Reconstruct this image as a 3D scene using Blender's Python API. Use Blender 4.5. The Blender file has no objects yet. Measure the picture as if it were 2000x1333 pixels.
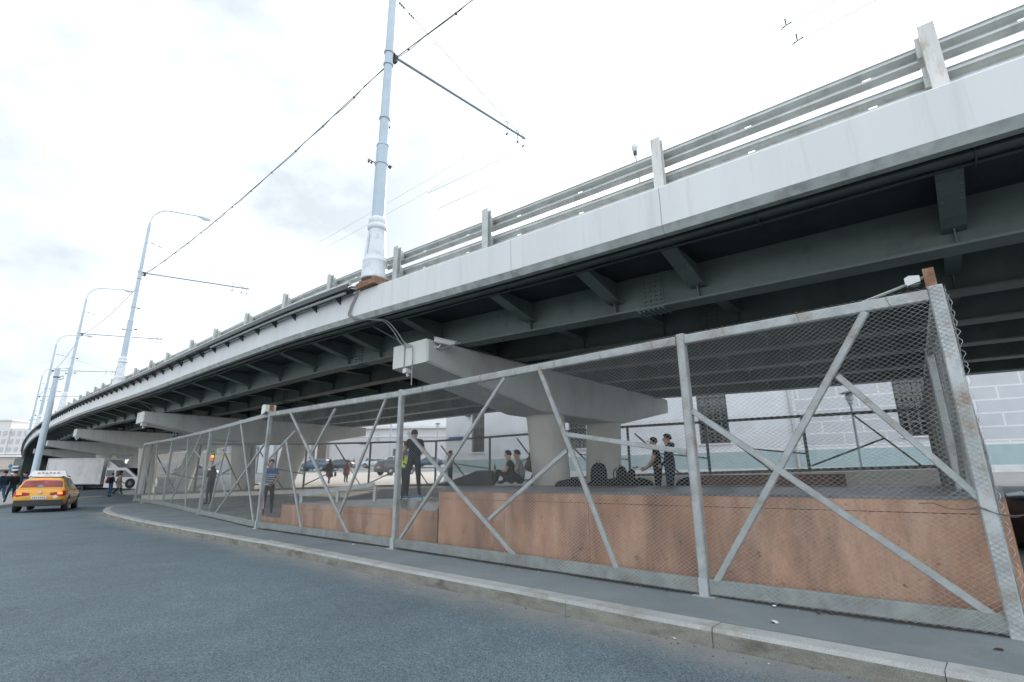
import bpy, bmesh, math, random
import numpy as np
from mathutils import Vector, Matrix
random.seed(7); RNG = np.random.default_rng(5)
SC = bpy.context.scene; COL = SC.collection
rad = math.radians

# ---------------------------------------------------------------- survey camera
H = 1.4
CX, CY = 1000.0, 666.5
FPX = 990.59
PITCH, ROLL = rad(15.1657), rad(-0.486)
_f = np.array([0, math.cos(PITCH), math.sin(PITCH)])
_u = np.array([0, -math.sin(PITCH), math.cos(PITCH)])
_r = np.array([1.0, 0, 0])
RX = math.cos(ROLL)*_r + math.sin(ROLL)*_u
UX = -math.sin(ROLL)*_r + math.cos(ROLL)*_u
FX = _f
EYE = np.array([0, 0, H])
def ray(x, y): return (x-CX)*RX - (y-CY)*UX + FPX*FX
def proj(P):
    v = np.asarray(P, float)-EYE
    return CX+FPX*(v@RX)/(v@FX), CY-FPX*(v@UX)/(v@FX)

O0 = np.array([-3.25, 11.05]); D0 = np.array([-.735, .678]); N0 = np.array([.678, .735])
def G(x, y):
    "height of the ground: almost level along the road, rising behind the bridge"
    t = (x-2.09)*D0[0]+(y-6.04)*D0[1]; v = (x-O0[0])*N0[0]+(y-O0[1])*N0[1]
    return .0055*np.clip(t, 0, 27)+.085*np.clip(v-1, 0, 7)+.052*np.clip(v-8, 0, 36)+.05*np.clip(t-49.5, 0, 14)
def onz(x, y, z):
    v = ray(x, y); return EYE+v*((z-H)/v[2])
def on_ground(x, y, off=0.0):
    z = off
    for _ in range(12):
        P = onz(x, y, z); z = G(P[0], P[1])+off
    return P
def at_dist(x, y, D):
    v = ray(x, y); return EYE+v*(D/math.hypot(v[0], v[1]))
def at_y(x, y, Y):
    v = ray(x, y); return EYE+v*(Y/v[1])
def on_plane(x, y, A, B):
    v = ray(x, y); n = np.array([B[1]-A[1], A[0]-B[0]]); t = (n@np.asarray(A)[:2])/(n@v[:2]); return EYE+v*t

# bridge plan curve: s runs along its near edge, v across it
S = np.arange(-40, 261, .25)
_az = np.radians(np.minimum(-49.6+.063*S, -40)+np.maximum(0, S-150)*.03)
_X = np.cumsum(np.sin(_az)*.25); _Y = np.cumsum(np.cos(_az)*.25); _i = int(np.argmin(abs(S)))
_X += O0[0]-_X[_i]; _Y += O0[1]-_Y[_i]
def bpos(s, v=0.0):
    a = np.interp(s, S, _az)
    return np.array([np.interp(s, S, _X)+v*np.cos(a), np.interp(s, S, _Y)-v*np.sin(a)])
def baz(s): return float(np.interp(s, S, _az))
_zt = np.array([(-40,4.2),(-14,4.68),(-10.7,4.76),(-7,4.84),(-4.3,4.93),(-1.4,5.06),(.7,5.16),(4,5.28),(10,5.31),(16,5.34),(20.5,5.42),(26,5.57),(34.5,5.80),(48,6.03),(70,6.15),(98,5.95),(130,5.2),(180,3.9),(261,3.2)])
_zs = np.interp(S, _zt[:,0], _zt[:,1]); _k = np.hanning(19); _k /= _k.sum()
_zs = np.convolve(np.pad(_zs, 9, mode='edge'), _k, 'valid')
def zf(s): return np.interp(s, S, _zs)          # underside of the white edge beam
FH = .62                                        # its height
def bp(s, v, dz): 
    p = bpos(s, v); return np.array([p[0], p[1], float(zf(s))+dz])
def s_at(x, y, v):
    r = ray(x, y); ss = np.arange(-14, 97, .02); P = bpos(ss, v)
    i = int(np.argmin(abs(np.arctan2(P[0], P[1])-math.atan2(r[0], r[1]))))
    D = math.hypot(P[0][i], P[1][i]); return float(ss[i]), H+D*r[2]/math.hypot(r[0], r[1])

# ---------------------------------------------------------------- scene objects
def thing(name, label, cat, loc=(0,0,0), rotz=0, group=None):
    o = bpy.data.objects.new(name, None); COL.objects.link(o); o.empty_display_size = .2
    o.location = [float(c) for c in loc]; o.rotation_euler = (0, 0, rotz)
    tag(o, label, cat, group); return o
def tag(o, label=None, cat=None, group=None, kind=None):
    if label: o['label'] = label
    if cat: o['category'] = cat
    if group: o['group'] = group
    if kind: o['kind'] = kind
    return o
def copy_tree(o, parent=None):
    c = o.copy(); COL.objects.link(c)
    if parent is not None: c.parent = parent
    for ch in list(o.children): copy_tree(ch, c)
    return c

class MB:
    "collects shapes into one mesh"
    def __init__(s): s.v = []; s.f = []; s.m = []; s.n = 0
    def add(s, verts, faces, mi=0):
        b = s.n
        s.v.extend([tuple(map(float, p)) for p in verts]); s.n += len(verts)
        s.f.extend([tuple(i+b for i in f) for f in faces]); s.m.extend([mi]*len(faces))
        return s
    def box(s, c, d, rz=0, mi=0, M=None):
        hx, hy, hz = d[0]/2, d[1]/2, d[2]/2
        P = np.array([[x, y, z] for z in (-hz, hz) for x, y in ((-hx,-hy),(hx,-hy),(hx,hy),(-hx,hy))])
        if M is not None: P = P@np.asarray(M).T
        elif rz:
            cs, sn = math.cos(rz), math.sin(rz); P = np.c_[P[:,0]*cs-P[:,1]*sn, P[:,0]*sn+P[:,1]*cs, P[:,2]]
        return s.add(P+np.asarray(c), [(3,2,1,0),(4,5,6,7),(0,1,5,4),(1,2,6,5),(2,3,7,6),(3,0,4,7)], mi)
    def beam(s, a, b, w, h, up=(0,0,1), mi=0, c=.0):
        "rectangular bar from a to b, w across, h along up; c chamfers its long edges"
        a = np.asarray(a, float); b = np.asarray(b, float); t = b-a; t /= np.linalg.norm(t)
        x = np.cross(t, up); x /= np.linalg.norm(x); y = np.cross(x, t)
        if c: pr = [(-w/2+c,-h/2),(w/2-c,-h/2),(w/2,-h/2+c),(w/2,h/2-c),(w/2-c,h/2),(-w/2+c,h/2),(-w/2,h/2-c),(-w/2,-h/2+c)]
        else: pr = [(-w/2,-h/2),(w/2,-h/2),(w/2,h/2),(-w/2,h/2)]
        n = len(pr)
        P = [a+x*p+y*q for p, q in pr]+[b+x*p+y*q for p, q in pr]
        return s.add(P, [tuple(range(n-1,-1,-1)), tuple(range(n,2*n))]+[(i,(i+1)%n,n+(i+1)%n,n+i) for i in range(n)], mi)
    def tube(s, pts, r, n=8, mi=0, caps=True):
        pts = [np.asarray(p, float) for p in pts]; rs = r if hasattr(r, '__len__') else [r]*len(pts)
        rings = []; ref = None
        for i, p in enumerate(pts):
            t = pts[min(i+1, len(pts)-1)]-pts[max(i-1, 0)]; t = t/(np.linalg.norm(t)+1e-9)
            if ref is None: ref = np.array([0,0,1.]) if abs(t[2]) < .9 else np.array([1.,0,0])
            x = np.cross(t, ref); x /= np.linalg.norm(x)+1e-9; y = np.cross(x, t); ref = y
            rings.append([p+rs[i]*(x*math.cos(k*2*math.pi/n)+y*math.sin(k*2*math.pi/n)) for k in range(n)])
        P = [q for rg in rings for q in rg]; F = []
        for i in range(len(pts)-1):
            for k in range(n): F.append((i*n+k, i*n+(k+1)%n, (i+1)*n+(k+1)%n, (i+1)*n+k))
        if caps: F += [tuple(range(n-1,-1,-1)), tuple((len(pts)-1)*n+k for k in range(n))]
        return s.add(P, F, mi)
    def lathe(s, prof, c=(0,0,0), n=20, mi=0):
        return s.tube([np.array([c[0], c[1], c[2]+z]) for r, z in prof], [r for r, z in prof], n, mi)
    def prism(s, poly, z0, z1, mi=0):
        n = len(poly)
        a = sum(poly[i][0]*poly[(i+1)%n][1]-poly[(i+1)%n][0]*poly[i][1] for i in range(n))
        if a < 0: poly = poly[::-1]
        P = [(x, y, z0) for x, y in poly]+[(x, y, z1) for x, y in poly]
        return s.add(P, [tuple(range(n-1,-1,-1)), tuple(range(n,2*n))]+[(i,(i+1)%n,n+(i+1)%n,n+i) for i in range(n)], mi)
    def ellipsoid(s, c, r, n=12, m=8, mi=0, cut=-1.0):
        P = []; F = []
        for j in range(m+1):
            th = math.pi*j/m
            z = max(math.cos(th), cut); q = math.sin(th) if math.cos(th) >= cut else math.sqrt(max(0, 1-cut*cut))*(m-j)/m
            for k in range(n): P.append((c[0]+r[0]*q*math.cos(2*math.pi*k/n), c[1]+r[1]*q*math.sin(2*math.pi*k/n), c[2]+r[2]*z))
        for j in range(m):
            for k in range(n): F.append((j*n+k, (j+1)*n+k, (j+1)*n+(k+1)%n, j*n+(k+1)%n))
        return s.add(P, F, mi)
    def grid(s, P, mi=0, flip=False):
        "P[i][j] points"
        ni, nj = len(P), len(P[0]); F = []
        for i in range(ni-1):
            for j in range(nj-1):
                q = (i*nj+j, (i+1)*nj+j, (i+1)*nj+j+1, i*nj+j+1); F.append(q[::-1] if flip else q)
        return s.add([p for row in P for p in row], F, mi)
    def sweep(s, prof, s0, s1, ds=.5, closed=True, mi=0, ss=None, caps=True):
        "profile of (v, dz) swept along the bridge"
        ss = np.arange(s0, s1+1e-6, ds) if ss is None else ss
        if ss[-1] < s1-1e-6: ss = np.append(ss, s1)
        n = len(prof); P = []; F = []
        for q in ss:
            for v, dz in prof: P.append(bp(q, v, dz))
        m = n if closed else n-1
        for i in range(len(ss)-1):
            for k in range(m): F.append((i*n+k, i*n+(k+1)%n, (i+1)*n+(k+1)%n, (i+1)*n+k))
        if closed and caps: F += [tuple(range(n-1,-1,-1)), tuple((len(ss)-1)*n+k for k in range(n))]
        return s.add(P, F, mi)
    def build(s, name, mats, parent=None, smooth=False, local=False):
        "one mesh object; world coordinates are brought into the parent's frame unless local"
        me = bpy.data.meshes.new(name); V = np.array(s.v, float)
        o = bpy.data.objects.new(name, me); COL.objects.link(o)
        if parent is not None:
            o.parent = parent
            if not local:
                off = np.zeros(3); p = parent
                while p is not None: off = off+np.array(p.location); p = p.parent
                V = V-off
        me.from_pydata(V.tolist(), [], s.f)
        for m in (mats if isinstance(mats, (list, tuple)) else [mats]): me.materials.append(m)
        if any(s.m): me.polygons.foreach_set('material_index', s.m)
        bm = bmesh.new(); bm.from_mesh(me); bmesh.ops.recalc_face_normals(bm, faces=bm.faces); bm.to_mesh(me); bm.free()
        if smooth:
            me.polygons.foreach_set('use_smooth', [True]*len(me.polygons))
            try: me.set_sharp_from_angle(angle=rad(smooth if smooth > 1 else 40))
            except Exception: pass
        me.update(); return o
def raw_mesh(name, V, F, mat, parent=None, off=(0,0,0)):
    me = bpy.data.meshes.new(name); V = np.asarray(V, np.float32)-np.asarray(off, np.float32); F = np.asarray(F, np.int32)
    me.vertices.add(len(V)); me.vertices.foreach_set('co', V.ravel())
    me.loops.add(F.size); me.loops.foreach_set('vertex_index', F.ravel())
    me.polygons.add(len(F)); me.polygons.foreach_set('loop_start', np.arange(len(F), dtype=np.int32)*F.shape[1])
    me.update(calc_edges=True); me.validate(); me.materials.append(mat)
    o = bpy.data.objects.new(name, me); COL.objects.link(o)
    if parent is not None: o.parent = parent
    return o

# ---------------------------------------------------------------- materials
MATS = {}
def nt(m): return m.node_tree.nodes, m.node_tree.links
def mat(name, col, rough=.6, metal=0, var=.12, scale=3.0, bump=0, bscale=60, spec=.5, stain=None, stain_amt=.5, stain_scale=1.2, stretch=(1,1,1), emis=None, emis_s=0, speckle=None, coat=0):
    m = bpy.data.materials.new(name); m.use_nodes = True; N, L = nt(m); b = N['Principled BSDF']
    b.inputs['Roughness'].default_value = rough; b.inputs['Metallic'].default_value = metal
    b.inputs['Specular IOR Level'].default_value = spec
    if coat: b.inputs['Coat Weight'].default_value = coat
    tc = N.new('ShaderNodeTexCoord'); mp = N.new('ShaderNodeMapping'); mp.inputs['Scale'].default_value = stretch
    L.new(tc.outputs['Object'], mp.inputs['Vector'])
    nz = N.new('ShaderNodeTexNoise'); nz.inputs['Scale'].default_value = scale; nz.inputs['Detail'].default_value = 6
    L.new(mp.outputs['Vector'], nz.inputs['Vector'])
    mr = N.new('ShaderNodeMapRange'); mr.inputs['From Min'].default_value = .3; mr.inputs['From Max'].default_value = .7
    mr.inputs['To Min'].default_value = 1-var; mr.inputs['To Max'].default_value = 1+var; L.new(nz.outputs['Fac'], mr.inputs['Value'])
    mx = N.new('ShaderNodeMix'); mx.data_type = 'RGBA'; mx.blend_type = 'MULTIPLY'; mx.inputs[0].default_value = 1
    mx.inputs[6].default_value = (*col, 1); L.new(mr.outputs['Result'], mx.inputs[7]); out = mx.outputs[2]
    if speckle:
        sc, lo, hi = speckle
        n2 = N.new('ShaderNodeTexNoise'); n2.inputs['Scale'].default_value = sc; n2.inputs['Detail'].default_value = 3; L.new(tc.outputs['Object'], n2.inputs['Vector'])
        r2 = N.new('ShaderNodeMapRange'); r2.inputs['From Min'].default_value = .33; r2.inputs['From Max'].default_value = .67; r2.inputs['To Min'].default_value = lo; r2.inputs['To Max'].default_value = hi
        L.new(n2.outputs['Fac'], r2.inputs['Value'])
        m2 = N.new('ShaderNodeMix'); m2.data_type = 'RGBA'; m2.blend_type = 'MULTIPLY'; m2.inputs[0].default_value = 1
        L.new(out, m2.inputs[6]); L.new(r2.outputs['Result'], m2.inputs[7]); out = m2.outputs[2]
    if stain:
        ns = N.new('ShaderNodeTexNoise'); ns.inputs['Scale'].default_value = stain_scale; ns.inputs['Detail'].default_value = 8; ns.inputs['Roughness'].default_value = .65
        L.new(mp.outputs['Vector'], ns.inputs['Vector'])
        rs = N.new('ShaderNodeMapRange'); rs.inputs['From Min'].default_value = .52; rs.inputs['From Max'].default_value = .68; rs.inputs['To Max'].default_value = stain_amt
        L.new(ns.outputs['Fac'], rs.inputs['Value'])
        m3 = N.new('ShaderNodeMix'); m3.data_type = 'RGBA'; m3.inputs[7].default_value = (*stain, 1)
        L.new(rs.outputs['Result'], m3.inputs[0]); L.new(out, m3.inputs[6]); out = m3.outputs[2]
    L.new(out, b.inputs['Base Color'])
    if bump:
        nb = N.new('ShaderNodeTexNoise'); nb.inputs['Scale'].default_value = bscale; nb.inputs['Detail'].default_value = 4; L.new(tc.outputs['Object'], nb.inputs['Vector'])
        bu = N.new('ShaderNodeBump'); bu.inputs['Strength'].default_value = bump; bu.inputs['Distance'].default_value = .01
        L.new(nb.outputs['Fac'], bu.inputs['Height']); L.new(bu.outputs['Normal'], b.inputs['Normal'])
    if emis:
        b.inputs['Emission Color'].default_value = (*emis, 1); b.inputs['Emission Strength'].default_value = emis_s
    MATS[name] = m; return m
def glass_mat(name, col=(.02,.025,.03), rough=.06):
    m = mat(name, col, rough, var=.05, spec=.8); return m
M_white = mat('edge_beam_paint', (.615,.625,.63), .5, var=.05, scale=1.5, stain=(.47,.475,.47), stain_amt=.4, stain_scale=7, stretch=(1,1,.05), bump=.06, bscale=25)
M_lip = mat('shaded_lip_paint', (.34,.37,.36), .6, var=.2, scale=5, stain=(.12,.12,.11), stain_amt=.6, stain_scale=3)  # shade under the white beam put into this grey-green tone, plus stains
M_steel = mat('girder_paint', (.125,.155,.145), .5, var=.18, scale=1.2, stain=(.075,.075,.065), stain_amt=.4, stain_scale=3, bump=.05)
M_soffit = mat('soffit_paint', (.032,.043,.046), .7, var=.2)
M_dark = mat('dark_conduit', (.045,.055,.058), .45, var=.2)
M_galv = mat('galvanised_steel', (.43,.455,.455), .5, .22, var=.2, scale=9, stain=(.25,.17,.115), stain_amt=.8, stain_scale=4.5, bump=.08, bscale=40)
M_rail = mat('weathered_bottom_rail', (.30,.32,.31), .6, .1, var=.22, scale=7, stain=(.16,.13,.10), stain_amt=.7, stain_scale=3.5, bump=.12, bscale=35)
M_galv2 = mat('galvanised_guardrail', (.46,.48,.47), .45, .3, var=.14, scale=4, stain=(.30,.30,.28), stain_amt=.5, stain_scale=6)
M_wire = mat('chain_wire', (.44,.455,.45), .5, .1, var=.2, scale=5, stain=(.30,.22,.16), stain_amt=.4, stain_scale=3)
M_wire2 = mat('backlit_chain_wire', (.14,.135,.12), .6, .3, var=.2)  # rear mesh: its backlit darkness is put into the wire colour
M_darksteel = mat('backlit_dark_steel', (.15,.15,.135), .6, .2, var=.2, scale=6, stain=(.10,.07,.05), stain_amt=.6, stain_scale=3)  # backlit shade of the rear fence put into the colour; dark steel elsewhere
M_post = mat('weathered_post_paint', (.62,.62,.60), .6, var=.12, scale=6, stain=(.33,.24,.18), stain_amt=.7, stain_scale=7, stretch=(1,1,.3))
M_pole = mat('pole_paint', (.40,.475,.535), .42, .1, var=.06, scale=3)
M_base = mat('pole_base_paint', (.60,.64,.67), .45, var=.06, stain=(.35,.34,.32), stain_amt=.5, stain_scale=4)
M_rust = mat('rusty_steel', (.23,.12,.07), .8, var=.35, scale=12, stain=(.30,.26,.22), stain_amt=.7, stain_scale=6, bump=.3)
M_conc = mat('pier_concrete', (.62,.595,.535), .8, var=.08, scale=1.5, stain=(.46,.44,.39), stain_amt=.5, stain_scale=1.1, stretch=(1,1,.4), bump=.1, bscale=30)
M_capc = mat('pier_cap_paint', (.58,.585,.56), .75, var=.06, scale=1.2, stain=(.40,.38,.34), stain_amt=.5, stain_scale=2, stretch=(1,1,.3), bump=.08, bscale=30)
M_kerb = mat('granite_kerb', (.33,.335,.325), .8, var=.12, scale=3, speckle=(120,.8,1.15), stain=(.17,.16,.125), stain_amt=.75, stain_scale=2.2, bump=.15, bscale=80)
M_kface = mat('kerb_face_grime', (.21,.205,.175), .85, var=.2, scale=4, speckle=(110,.75,1.2), stain=(.075,.072,.055), stain_amt=.85, stain_scale=1.7, stretch=(1,1,2.5), bump=.2, bscale=70)
M_ply = None
M_deck = mat('ramp_deck', (.15,.155,.16), .35, var=.25, scale=1.5, stain=(.24,.22,.20), stain_amt=.5, stain_scale=2.2)
M_floor = mat('skate_floor', (.26,.25,.235), .6, var=.14, scale=1.0, stain=(.13,.13,.125), stain_amt=.6, stain_scale=.7)
M_pave = mat('pavement_asphalt', (.158,.182,.192), .9, var=.14, scale=.9, speckle=(160,.75,1.25), stain=(.215,.228,.23), stain_amt=.5, stain_scale=1.3, bump=.35, bscale=180)
M_plaza = mat('plaza_concrete', (.36,.34,.32), .85, var=.1, scale=.4)
M_ground = mat('far_ground', (.20,.195,.185), .9, var=.15, scale=.15)
M_paint = mat('road_paint', (.62,.62,.60), .7, var=.15, scale=6)
M_black = mat('black_rubber', (.02,.02,.021), .6, var=.2)
M_glass = glass_mat('dark_glass')
M_lampglass = mat('lamp_glass', (.62,.66,.68), .25, var=.05)
M_cable = mat('cable_sheath', (.10,.085,.08), .6, var=.2)
M_cable2 = mat('grey_cable', (.30,.30,.29), .6, var=.2)
M_wirethin = mat('contact_wire', (.20,.19,.18), .5, .3, var=.1)
M_whitebox = mat('white_plastic', (.62,.62,.60), .5, var=.08)
# special materials ------------------------------------------------
def asphalt():
    m = bpy.data.materials.new('road_asphalt'); m.use_nodes = True; N, L = nt(m); b = N['Principled BSDF']
    b.inputs['Roughness'].default_value = .8; b.inputs['Specular IOR Level'].default_value = .5
    tc = N.new('ShaderNodeTexCoord')
    def noise(sc, det=4, ro=.5):
        n = N.new('ShaderNodeTexNoise'); n.inputs['Scale'].default_value = sc; n.inputs['Detail'].default_value = det; n.inputs['Roughness'].default_value = ro; L.new(tc.outputs['Object'], n.inputs['Vector']); return n.outputs['Fac']
    def mr(v, a, b_, c, d):
        r = N.new('ShaderNodeMapRange'); r.inputs['From Min'].default_value = a; r.inputs['From Max'].default_value = b_; r.inputs['To Min'].default_value = c; r.inputs['To Max'].default_value = d; L.new(v, r.inputs['Value']); return r.outputs['Result']
    def mul(a, c):
        x = N.new('ShaderNodeMath'); x.operation = 'MULTIPLY'; L.new(a, x.inputs[0]); L.new(c, x.inputs[1]); return x.outputs[0]
    vo = N.new('ShaderNodeTexVoronoi'); vo.inputs['Scale'].default_value = 105; vo.inputs['Randomness'].default_value = 1; L.new(tc.outputs['Object'], vo.inputs['Vector'])
    bw = N.new('ShaderNodeRGBToBW'); L.new(vo.outputs['Color'], bw.inputs['Color'])
    grain = mr(bw.outputs['Val'], .15, .85, .45, 1.6)
    k = mul(mul(grain, mr(noise(.35, 5, .6), .3, .7, .82, 1.17)), mr(noise(1.7, 7, .72), .3, .7, .88, 1.12))
    k = mul(k, mr(noise(420, 2), .3, .7, .7, 1.3))
    mx = N.new('ShaderNodeMix'); mx.data_type = 'RGBA'; mx.blend_type = 'MULTIPLY'; mx.inputs[0].default_value = 1; mx.inputs[6].default_value = (.093,.127,.144,1); L.new(k, mx.inputs[7])
    at = N.new('ShaderNodeAttribute'); at.attribute_name = 'dust'
    d = mul(at.outputs['Fac'], mr(noise(1.6, 6, .65), .3, .62, .35, 1.1))
    m2 = N.new('ShaderNodeMix'); m2.data_type = 'RGBA'; m2.clamp_factor = True; L.new(d, m2.inputs[0]); L.new(mx.outputs[2], m2.inputs[6])
    m4 = N.new('ShaderNodeMix'); m4.data_type = 'RGBA'; m4.blend_type = 'MULTIPLY'; m4.inputs[0].default_value = 1; m4.inputs[6].default_value = (.215,.21,.198,1); L.new(mr(noise(150, 3), .3, .7, .75, 1.25), m4.inputs[7])
    L.new(m4.outputs[2], m2.inputs[7]); L.new(m2.outputs[2], b.inputs['Base Color'])
    bu = N.new('ShaderNodeBump'); bu.inputs['Strength'].default_value = .6; bu.inputs['Distance'].default_value = .006
    L.new(bw.outputs['Val'], bu.inputs['Height']); L.new(bu.outputs['Normal'], b.inputs['Normal'])
    return m
def plywood():
    m = bpy.data.materials.new('ramp_plywood'); m.use_nodes = True; N, L = nt(m); b = N['Principled BSDF']; b.inputs['Roughness'].default_value = .6
    tc = N.new('ShaderNodeTexCoord')
    def noise(sc, st=(1,1,1), det=6, ro=.55):
        mp = N.new('ShaderNodeMapping'); mp.inputs['Scale'].default_value = st; L.new(tc.outputs['Object'], mp.inputs['Vector'])
        n = N.new('ShaderNodeTexNoise'); n.inputs['Scale'].default_value = sc; n.inputs['Detail'].default_value = det; n.inputs['Roughness'].default_value = ro; L.new(mp.outputs['Vector'], n.inputs['Vector']); return n.outputs['Fac']
    cr = N.new('ShaderNodeValToRGB'); L.new(noise(1.1, (1,1,.45), 8, .6), cr.inputs['Fac'])
    e = cr.color_ramp.elements; e[0].position = .30; e[0].color = (.23,.112,.074,1); e[1].position = .72; e[1].color = (.64,.385,.255,1)
    x = e.new(.5); x.color = (.44,.24,.15,1)
    def blend(c, fac, col):
        mx = N.new('ShaderNodeMix'); mx.data_type = 'RGBA'; L.new(c, mx.inputs[6]); L.new(fac, mx.inputs[0]); mx.inputs[7].default_value = (*col, 1); return mx.outputs[2]
    def mr(v, a, b_, c, d):
        r = N.new('ShaderNodeMapRange'); r.inputs['From Min'].default_value = a; r.inputs['From Max'].default_value = b_; r.inputs['To Min'].default_value = c; r.inputs['To Max'].default_value = d; L.new(v, r.inputs['Value']); return r.outputs['Result']
    c = blend(cr.outputs['Color'], mr(noise(3.0, (1,1,.12), 4), .52, .75, 0, .55), (.60,.40,.29))
    c = blend(c, mr(noise(1.6, (1,1,.3), 6, .7), .52, .70, 0, .7), (.15,.085,.065))
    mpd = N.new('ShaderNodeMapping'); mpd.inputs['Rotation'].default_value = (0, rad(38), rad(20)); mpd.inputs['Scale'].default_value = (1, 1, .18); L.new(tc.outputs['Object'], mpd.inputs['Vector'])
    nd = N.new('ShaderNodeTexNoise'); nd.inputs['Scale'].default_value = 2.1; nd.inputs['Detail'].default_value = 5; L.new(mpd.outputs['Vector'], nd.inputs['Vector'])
    c = blend(c, mr(nd.outputs['Fac'], .55, .70, 0, .6), (.63,.42,.30)); c = blend(c, mr(nd.outputs['Fac'], .43, .30, 0, .6), (.13,.07,.05))  # diagonal streaks: warm light patches painted into the colour, along with scuffs
    c = blend(c, mr(noise(9, (1,1,1), 3), .66, .72, 0, .75), (.10,.07,.06))
    c = blend(c, mr(noise(40, (1,1,.5), 4), .45, .7, 0, .22), (.15,.08,.05))
    L.new(c, b.inputs['Base Color'])
    bu = N.new('ShaderNodeBump'); bu.inputs['Strength'].default_value = .15; bu.inputs['Distance'].default_value = .01; L.new(noise(25), bu.inputs['Height']); L.new(bu.outputs['Normal'], b.inputs['Normal'])
    return m
def block_wall():
    "painted masonry joints on the rendered wall (object space: X along the wall, Z up)"
    m = bpy.data.materials.new('painted_block_wall'); m.use_nodes = True; N, L = nt(m); b = N['Principled BSDF']; b.inputs['Roughness'].default_value = .85
    tc = N.new('ShaderNodeTexCoord'); sx = N.new('ShaderNodeSeparateXYZ'); L.new(tc.outputs['Object'], sx.inputs[0]); cb = N.new('ShaderNodeCombineXYZ'); L.new(sx.outputs['X'], cb.inputs['X']); L.new(sx.outputs['Z'], cb.inputs['Y'])
    br = N.new('ShaderNodeTexBrick'); L.new(cb.outputs[0], br.inputs['Vector']); br.inputs['Scale'].default_value = 1
    br.inputs['Brick Width'].default_value = 1.62; br.inputs['Row Height'].default_value = .555; br.inputs['Mortar Size'].default_value = .032; br.inputs['Mortar Smooth'].default_value = .1
    br.inputs['Color1'].default_value = (.515,.53,.565,1); br.inputs['Color2'].default_value = (.53,.54,.565,1); br.inputs['Mortar'].default_value = (.69,.69,.70,1)
    nz = N.new('ShaderNodeTexNoise'); nz.inputs['Scale'].default_value = 1.2; nz.inputs['Detail'].default_value = 6; L.new(tc.outputs['Object'], nz.inputs['Vector'])
    mr = N.new('ShaderNodeMapRange'); mr.inputs['From Min'].default_value = .3; mr.inputs['From Max'].default_value = .7; mr.inputs['To Min'].default_value = .93; mr.inputs['To Max'].default_value = 1.05; L.new(nz.outputs['Fac'], mr.inputs['Value'])
    mx = N.new('ShaderNodeMix'); mx.data_type = 'RGBA'; mx.blend_type = 'MULTIPLY'; mx.inputs[0].default_value = 1; L.new(br.outputs['Color'], mx.inputs[6]); L.new(mr.outputs['Result'], mx.inputs[7]); L.new(mx.outputs[2], b.inputs['Base Color'])
    return m
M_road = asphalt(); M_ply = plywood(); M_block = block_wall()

# ---------------------------------------------------------------- camera, sky, sun
cam = bpy.data.cameras.new('camera'); co = bpy.data.objects.new('camera', cam); COL.objects.link(co)
cam.sensor_width = 36; cam.lens = FPX/2000*36; cam.clip_start = .1; cam.clip_end = 3000
co.matrix_world = Matrix(((RX[0],UX[0],-FX[0],0),(RX[1],UX[1],-FX[1],0),(RX[2],UX[2],-FX[2],H),(0,0,0,1)))
SC.camera = co
SUN_AZ, SUN_EL = rad(12), rad(27)
w = bpy.data.worlds.new('World'); SC.world = w; w.use_nodes = True; N, L = nt(w)
bg = N['Background']; bg.inputs['Strength'].default_value = .12
sky = N.new('ShaderNodeTexSky'); sky.sky_type = 'NISHITA'; sky.sun_disc = False; sky.sun_elevation = SUN_EL; sky.sun_rotation = SUN_AZ; sky.air_density = 1.2; sky.dust_density = 2
tc = N.new('ShaderNodeTexCoord'); mp = N.new('ShaderNodeMapping'); mp.inputs['Scale'].default_value = (1, 1, 1.7); mp.inputs['Location'].default_value = (.9, .35, .2); L.new(tc.outputs['Generated'], mp.inputs['Vector'])
nz = N.new('ShaderNodeTexNoise'); nz.inputs['Scale'].default_value = 1.9; nz.inputs['Detail'].default_value = 8; nz.inputs['Roughness'].default_value = .55; L.new(mp.outputs['Vector'], nz.inputs['Vector'])
cr = N.new('ShaderNodeMapRange'); cr.inputs['From Min'].default_value = .44; cr.inputs['From Max'].default_value = .72; cr.inputs['To Min'].default_value = 0; cr.inputs['To Max'].default_value = 1.0; L.new(nz.outputs['Fac'], cr.inputs['Value'])
dp_ = N.new('ShaderNodeVectorMath'); dp_.operation = 'DOT_PRODUCT'; dp_.inputs[1].default_value = (-.76, .54, .36); L.new(tc.outputs['Generated'], dp_.inputs[0])
ms = N.new('ShaderNodeMapRange'); ms.interpolation_type = 'SMOOTHSTEP'; ms.inputs['From Min'].default_value = .42; ms.inputs['From Max'].default_value = .88; L.new(dp_.outputs['Value'], ms.inputs['Value'])
iv = N.new('ShaderNodeMath'); iv.operation = 'SUBTRACT'; iv.inputs[0].default_value = 1; L.new(cr.outputs['Result'], iv.inputs[1])
m1 = N.new('ShaderNodeMath'); m1.operation = 'MULTIPLY'; L.new(iv.outputs[0], m1.inputs[0]); L.new(ms.outputs['Result'], m1.inputs[1])
iv2 = N.new('ShaderNodeMath'); iv2.operation = 'SUBTRACT'; iv2.inputs[0].default_value = 1; L.new(m1.outputs[0], iv2.inputs[1])
mx = N.new('ShaderNodeMix'); mx.data_type = 'RGBA'; mx.inputs[7].default_value = (12.7, 13.7, 14.7, 1); mx.inputs[0].default_value = .88; L.new(sky.outputs['Color'], mx.inputs[6]); gy = N.new('ShaderNodeMix'); gy.data_type = 'RGBA'; gy.inputs[7].default_value = (5.5, 6.0, 6.45, 1); L.new(m1.outputs[0], gy.inputs[0]); L.new(mx.outputs[2], gy.inputs[6]); L.new(gy.outputs[2], bg.inputs['Color'])
sl = bpy.data.lights.new('sun', 'SUN'); sl.energy = 4.0; sl.angle = rad(.6); sl.color = (1, .88, .72)
so = bpy.data.objects.new('sun', sl); COL.objects.link(so); so.location = (20, 60, 60)
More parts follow.
